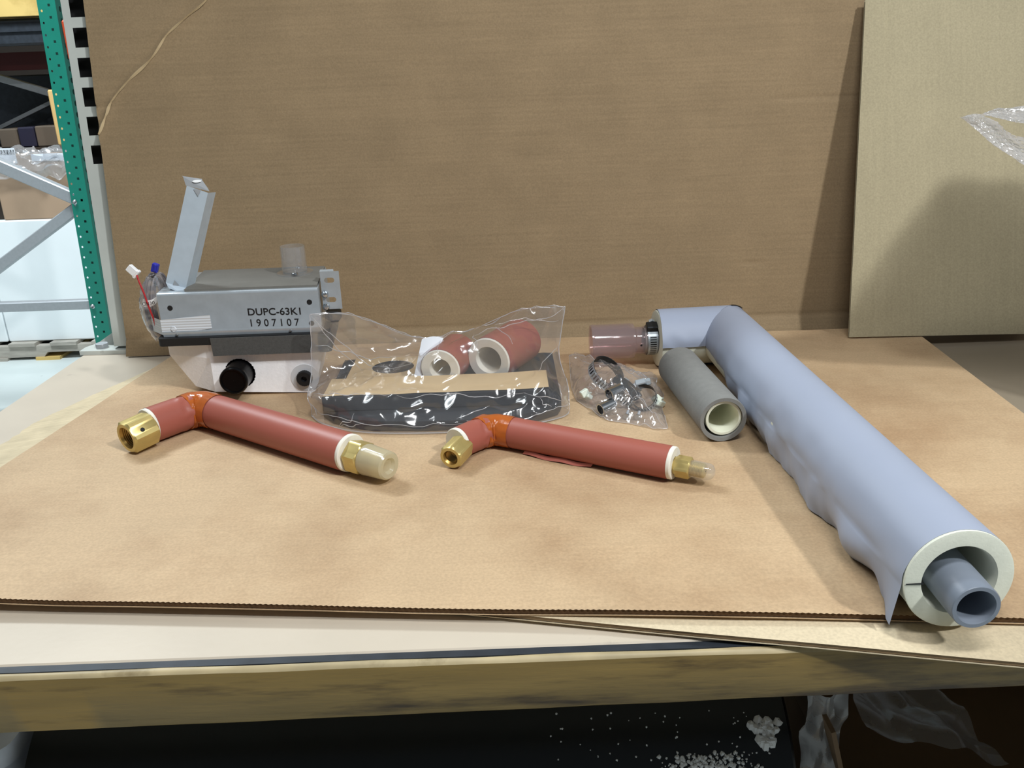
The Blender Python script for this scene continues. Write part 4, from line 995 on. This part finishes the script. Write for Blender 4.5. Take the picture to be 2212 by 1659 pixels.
bag = o
hem = film('hem_glint_film', (0.92, 0.92, 0.94), haze=0.45, gloss=0.2, rough=0.15, bump=0.0, blend=0.5)
def edge_pts(fn, v): return [fn(i/120, v) for i in range(121)]
g = sweep(edge_pts(bagU, 1.0), 0.0005, 6); sweep(edge_pts(bagL, 1.0), 0.0005, 6, g); sweep(edge_pts(bagU, 0.0), 0.0007, 6, g)
sweep([bagU(0.0, i/60) for i in range(61)], 0.0005, 6, g); sweep([bagU(1.0, i/60) for i in range(61)], 0.0005, 6, g)
g.mk('hem', hem, bag)
g = G(); rf2 = random.Random(11)  # highlights along the folds drawn as thin hazy white threads
FL = [((0.0, 1.0), (0.45, 0.55)), ((0.03, 0.98), (0.30, 0.62)), ((0.05, 0.80), (0.42, 0.70)), ((1.0, 1.0), (0.62, 0.66)), ((0.97, 0.93), (0.70, 0.80)), ((0.99, 0.80), (0.80, 0.50)),
      ((0.55, 0.95), (0.50, 0.60)), ((0.90, 0.45), (0.86, 0.28)), ((0.86, 0.28), (0.70, 0.36)), ((0.70, 0.36), (0.40, 0.38)), ((0.40, 0.38), (0.12, 0.42)), ((0.30, 0.25), (0.24, 0.06)), ((0.24, 0.06), (0.33, 0.20)),
      ((0.04, 0.30), (0.10, 0.10)), ((0.10, 0.22), (0.55, 0.14)), ((0.55, 0.14), (0.93, 0.20)), ((0.60, 0.30), (0.52, 0.20)), ((0.75, 0.32), (0.78, 0.22)), ((0.62, 0.70), (0.60, 0.55)), ((0.70, 0.78), (0.74, 0.60))]
for (a0, b0_), (a1, b1_) in FL:
    pts = []
    for i in range(25):
        t = i/24; u = a0+(a1-a0)*t+0.012*nz(t*3, a0*9, b0_*7); v = b0_+(b1_-b0_)*t+0.015*nz(t*3+5, a1*9, b1_*7)
        p = bagU(min(max(u, 0), 1), min(max(v, 0), 1)); pts.append(p+V((0, -0.0004, 0.0004)))
    sweep(pts, lambda i: 0.00012+0.00034*math.sin(PI*i/24), 5, g)
g.mk('fold_glints', hem, bag)
# ------------------------------------------------------------------ small bag of hose clamps
GR = 'hose clamps inside the small bag'
hc1 = thing('hose_clamp', (0.112, 0.958, 0.001), 'large steel hose clamp at the back of the small clear bag', 'hose clamp', GR)
clampgeo((0.1120, 0.9600, 0.0215), (0.50, -0.45, 0.74), 0.0215, 0.0120, hc1, slots=34, head=4.2, frac=0.6, mb=galv)
hc2 = thing('hose_clamp', (0.125, 0.912, 0.001), 'steel hose clamp lying in the middle of the small clear bag', 'hose clamp', GR)
clampgeo((0.1260, 0.9130, 0.0155), (0.55, -0.30, 0.78), 0.0185, 0.0110, hc2, slots=30, head=3.5, frac=0.7)
hc3 = thing('hose_clamp', (0.148, 0.895, 0.001), 'steel hose clamp at the right side of the small clear bag', 'hose clamp', GR)
clampgeo((0.1475, 0.8970, 0.0130), (-0.30, -0.70, 0.65), 0.0145, 0.0105, hc3, slots=26, head=1.2, frac=0.7, mb=galv)
for i, (x, y, ax, lb) in enumerate((((0.1020), 0.8800, (0.8, 0.5, 0.15), 'round steel sleeve at the front left of the small bag'), (0.1130, 0.8950, (0.75, 0.55, 0.1), 'shiny steel sleeve in the middle of the small bag'))):
    t = thing('steel_sleeve', (x, y, 0.001), lb, 'sleeve')
    lathe([(0, 0.0055), (0, 0.0068), (0.018, 0.0068), (0.018, 0.0055), (0, 0.0055)], (x-0.006, y-0.004, 0.009 if i == 0 else 0.021), ax, 28).mk('sleeve', steel_bright, t)
    lathe([(0.018, 0.0034), (0.021, 0.0034), (0.021, 0.0001)], (x-0.006, y-0.004, 0.009 if i == 0 else 0.021), ax, 20).mk('screw_end', galv_dull, t)
for x, y, lb in ((0.1230, 0.8640, 'small steel screw at the front of the small bag'), (0.1350, 0.8610, 'small steel screw beside the front one in the small bag')):
    t = thing('screw', (x, y, 0.001), lb, 'screw', 'screws in the small bag')
    pr = [(0, 0.0001), (0, 0.0035), (0.0016, 0.0032), (0.002, 0.0014)]
    lathe(pr, (x, y, 0.0045), (0.3, 0.9, 0.2), 16).mk('head', steel_bright, t)
    pr = [(0.002+0.0007*i, 0.0013+0.0004*(i % 2)) for i in range(14)]+[(0.0125, 0.0001)]
    lathe(pr, (x, y, 0.0045), (0.3, 0.9, 0.2), 12).mk('thread', galv_dull, t)
def tie(x, y, z, ax, lb):
    t = thing('cable_tie', (x, y, 0.001), lb, 'cable tie', 'white cable ties in the small bag')
    obox((x, y, z), ax, 0.0095, 0.0080, 0.0065).mk('head', nylon, t, smooth=False)
    obox((x+0.004, y-0.003, z-0.004), (ax[1], -ax[0], 0.4), 0.012, 0.0065, 0.005).mk('tail_block', nylon, t, smooth=False)
    pts = [(x+0.005*math.sin(a)+0.003, y+0.006*(1-math.cos(a)), z*(0.8+0.2*math.cos(a))) for a in [i*2*PI/24 for i in range(25)]]
    sweep(pts, 0.0013, 6).mk('strap', nylon, t)
tie(0.0830, 0.9220, 0.012, (0.8, 0.3, 0.4), 'white nylon cable tie at the left of the small bag')
tie(0.1620, 0.9000, 0.010, (0.5, -0.6, 0.5), 'white nylon cable tie at the right of the small bag')
OUT = [(0.0750, 1.0560, 0.0130), (0.0800, 1.0600, 0.0150), (0.0960, 1.0350, 0.0100), (0.1350, 1.0180, 0.0100), (0.1570, 0.9700, 0.0090), (0.1740, 0.9650, 0.0120), (0.1705, 0.9560, 0.0040), (0.1769, 0.9364, 0.001), (0.1664, 0.8891, 0.001), (0.1634, 0.8363, 0.0015), (0.1527, 0.8335, 0.001), (0.1254, 0.8530, 0.001), (0.1007, 0.8650, 0.001), (0.0740, 0.9280, 0.001), (0.0715, 0.9740, 0.001)]
def outline(t):
    n = len(OUT); x = (t % 1.0)*n; i = int(x) % n; f = x-int(x)
    return V(OUT[i]).lerp(V(OUT[(i+1) % n]), f)
cen = V((0.1220, 0.9180, 0.0))
def sbagU(u, v):
    o_ = outline(u); p = cen.lerp(o_, v)
    ht = 0.0375*(1-v**1.6)**0.75 if v < 1 else 0
    ht *= 1-0.45*smooth(0.93, 0.85, p.y)
    z = o_.z*v*v+ht+0.0055*(1-abs(v-0.6))*(abs(nz(p.x*75, p.y*60))*2-0.5)+0.0012*nz(p.x*240, p.y*240)
    return V((p.x, p.y, max(z, 0.0012)))
def sbagL(u, v):
    o_ = outline(u); p = cen.lerp(o_, v); return V((p.x, p.y, 0.0004+o_.z*v**5))
g = gridmesh(sbagU, 150, 30); gridmesh(sbagL, 60, 8, g)
o = g.mk('plastic_bag', bag_film2, loc=(0.122, 0.918, 0.0004), angle=30)
g = sweep([sbagU(i/200, 1.0) for i in range(201)], 0.0004, 5)
for (u0_, v0_, u1_, v1_) in ((0.0, 1.0, 0.1, 0.35), (0.36, 0.95, 0.45, 0.2), (0.62, 0.95, 0.6, 0.25), (0.62, 0.6, 0.75, 0.35), (0.88, 0.8, 0.75, 0.3), (0.5, 0.8, 0.3, 0.4)):  # crease glints of the small bag, added as hazy threads
    sweep([sbagU(u0_+(u1_-u0_)*i/24, v0_+(v1_-v0_)*i/24)+V((0, 0, 0.0003)) for i in range(25)], lambda i: 0.0001+0.0003*math.sin(PI*i/24), 5, g)
g.mk('hem', hem, o); tag(o, 'small clear plastic bag of hose clamps and cable ties', 'plastic bag')

# ------------------------------------------------------------------ bubble wrap at the right
bw = thing('bubble_wrap', (0.80, 0.86, -0.0142), 'white bubble wrap with loose ends hanging in at the right frame edge', 'bubble wrap')
def roll(u, v):  # unseen roll added off frame, sized for its shadow on the leaning board
    th = 2*PI*u*2.6; r = 0.055+0.026*u*2.6+0.006*nz(math.cos(th)*2, math.sin(th)*2, v*5)
    return V((0.785+r*math.cos(th), 0.86+r*math.sin(th), -0.0140+(0.425+0.05*nz(math.cos(th)*1.5, math.sin(th)*1.5, 5))*v+0.016*nz(u*9, v*3)*v))
gridmesh(roll, 150, 24).mk('roll', bubble_film, bw, angle=60)
def tail(z0, A, B, C_, D, ph):
    def f(u, v):
        a = crom(A, u); b = crom(B, u); p = V(a).lerp(V(b), v)
        cx, cz = u*34, v*12
        bub = 0.0018*max(0, math.cos(cx*PI)*math.cos(cz*PI))
        p.y += 0.010*math.sin(v*3+ph)+0.005*nz(u*7, v*4+ph)-bub
        return p
    return f
gridmesh(tail(0, [(0.4412, 0.850, 0.3055), (0.452, 0.850, 0.3085), (0.472, 0.850, 0.3010), (0.502, 0.852, 0.285), (0.58, 0.855, 0.285), (0.70, 0.86, 0.30)],
                 [(0.4412, 0.850, 0.3045), (0.455, 0.846, 0.2900), (0.478, 0.844, 0.2730), (0.505, 0.845, 0.257), (0.58, 0.85, 0.20), (0.70, 0.86, 0.15)], 0, 0, 0.3), 110, 40).mk('loose_end', bubble_film, bw, angle=60)
gridmesh(tail(0, [(0.4670, 0.860, 0.3060), (0.480, 0.860, 0.3120), (0.500, 0.860, 0.3125), (0.58, 0.862, 0.325), (0.70, 0.87, 0.35)],
                 [(0.4670, 0.860, 0.3055), (0.483, 0.858, 0.3010), (0.500, 0.856, 0.2980), (0.58, 0.858, 0.29), (0.70, 0.868, 0.30)], 0, 0, 1.3), 90, 16).mk('loose_end', bubble_film, bw, angle=60)

# ------------------------------------------------------------------ under the bench
RX0, RX1, RYc, RZc, RRr = -0.455, 0.242, 0.705, -0.305, 0.130
rl = thing('black_roll', (-0.1, RYc, RZc-RRr), 'large black plastic roll lying on the shelf under the bench', 'roll')
lathe([(0.02, 0.04), (0.0, 0.045), (0.0, RRr-0.012), (0.004, RRr), (RX1-RX0-0.004, RRr), (RX1-RX0, RRr-0.006), (RX1-RX0, 0.045)], (RX0, RYc, RZc), (1, 0, 0), 96).mk('roll_body', roll_black, rl)
def on_roll(x, ang, h=0.0): return V((x, RYc-(RRr+h)*math.sin(ang), RZc+(RRr+h)*math.cos(ang)))
def blob(c, r, g, rr):
    vs = []; fs = []
    for i in range(5):
        ph = PI*i/4
        for k in range(6):
            a = 2*PI*k/6; q = r*(0.75+0.5*rr.random()); vs.append(c+V((q*math.sin(ph)*math.cos(a), q*math.sin(ph)*math.sin(a), q*math.cos(ph))))
    for i in range(4):
        for k in range(6): fs.append((i*6+k, (i+1)*6+k, (i+1)*6+(k+1) % 6, i*6+(k+1) % 6))
    g.add(vs, fs)
rr = random.Random(3)
g = G()
for k in range(46):
    t = rr.random(); x = 0.2135+0.013*(rr.random()-0.5)*(1.3-t)*1.3; blob(on_roll(x+(0.007 if rr.random() > 0.7 else 0), 0.64+0.16*t, 0.001), 0.0034+0.0016*rr.random(), g, rr)
o = g.mk('foam_clump', crumb, loc=on_roll(0.2135, 0.53)); tag(o, 'white foam clump stuck on the black roll under the bench', 'foam clump')
g = G()
for k in range(260):
    x = 0.165+0.045*rr.gauss(0, 0.42); a = 0.84+0.12*rr.random()**0.7
    blob(on_roll(x, a, 0.0004), 0.0007+0.0016*rr.random()**2, g, rr)
for k in range(60): blob(on_roll(rr.uniform(0.02, 0.235), rr.uniform(0.55, 0.9), 0.0003), 0.0005+0.0006*rr.random(), g, rr)
o = g.mk('foam_crumbs', crumb, loc=on_roll(0.17, 0.7)); tag(o, 'scattered white foam crumbs on the black roll', 'crumbs', kind='stuff')
tote = thing('plastic_tote', (-0.545, 0.74, -0.435), 'grey plastic tote beside the left end of the black roll', 'tote')
tg = mat('grey_tote', (214, 218, 226), 0.6, var=0.2, vscale=18)
G().prism(rrect(-0.615, -0.475, 0.625, 0.86, 0.02), -0.4350, -0.215).mk('tub', tg, tote)
G().prism(rrect(-0.625, -0.466, 0.612, 0.87, 0.02), -0.215, -0.195).mk('lid', tg, tote)
fo = gridmesh(lambda u, v: V((0.246+0.036*u+0.006*v+0.004*nz(u*4, v*4), 0.605+0.02*v+0.012*nz(u*3, v*3+4), -0.155-0.11*v)), 16, 16).mk('plastic_film', film('grey_film', (0.8, 0.8, 0.8), haze=0.25, gloss=0.06, rough=0.25, bump=0.2), loc=(0.26, 0.61, -0.265)); tag(fo, 'loose clear film hanging beside the right end of the black roll', 'plastic film')
bx = thing('open_carton', (0.55, 0.80, -0.435), 'open cardboard carton with raised flaps in the dark under the bench', 'box')
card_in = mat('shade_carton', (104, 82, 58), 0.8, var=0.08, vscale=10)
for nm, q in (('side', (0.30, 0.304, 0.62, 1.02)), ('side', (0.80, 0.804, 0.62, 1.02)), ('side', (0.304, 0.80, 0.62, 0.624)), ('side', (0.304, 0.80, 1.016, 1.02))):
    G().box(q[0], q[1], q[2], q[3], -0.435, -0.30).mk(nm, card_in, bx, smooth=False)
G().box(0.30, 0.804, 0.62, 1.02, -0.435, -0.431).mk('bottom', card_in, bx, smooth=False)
def flap(a, b, c, d_):
    a, b, c, d_ = V(a), V(b), V(c), V(d_); n_ = (b-a).cross(d_-a).normalized()*0.004
    return G().add([a, b, c, d_, a+n_, b+n_, c+n_, d_+n_], [(0, 1, 2, 3), (7, 6, 5, 4), (0, 4, 5, 1), (1, 5, 6, 2), (2, 6, 7, 3), (3, 7, 4, 0)])
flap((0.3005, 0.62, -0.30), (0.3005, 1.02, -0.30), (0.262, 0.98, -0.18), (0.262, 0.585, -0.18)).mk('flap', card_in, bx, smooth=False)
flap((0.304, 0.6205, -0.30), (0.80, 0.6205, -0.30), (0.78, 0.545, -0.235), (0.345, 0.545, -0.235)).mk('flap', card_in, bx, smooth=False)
fo = gridmesh(lambda u, v: V((0.335+0.14*u+0.01*nz(u*4, v*3), 0.66+0.14*v+0.02*nz(u*3+1, v*3), -0.245-0.05*u-0.02*v+0.02*nz(u*4, v*4+8))), 20, 16).mk('plastic_film', bpy.data.materials['grey_film'], loc=(0.4, 0.7, -0.29)); tag(fo, 'crumpled clear film spilling from the open carton under the bench', 'plastic film')

bpy.context.view_layer.update()
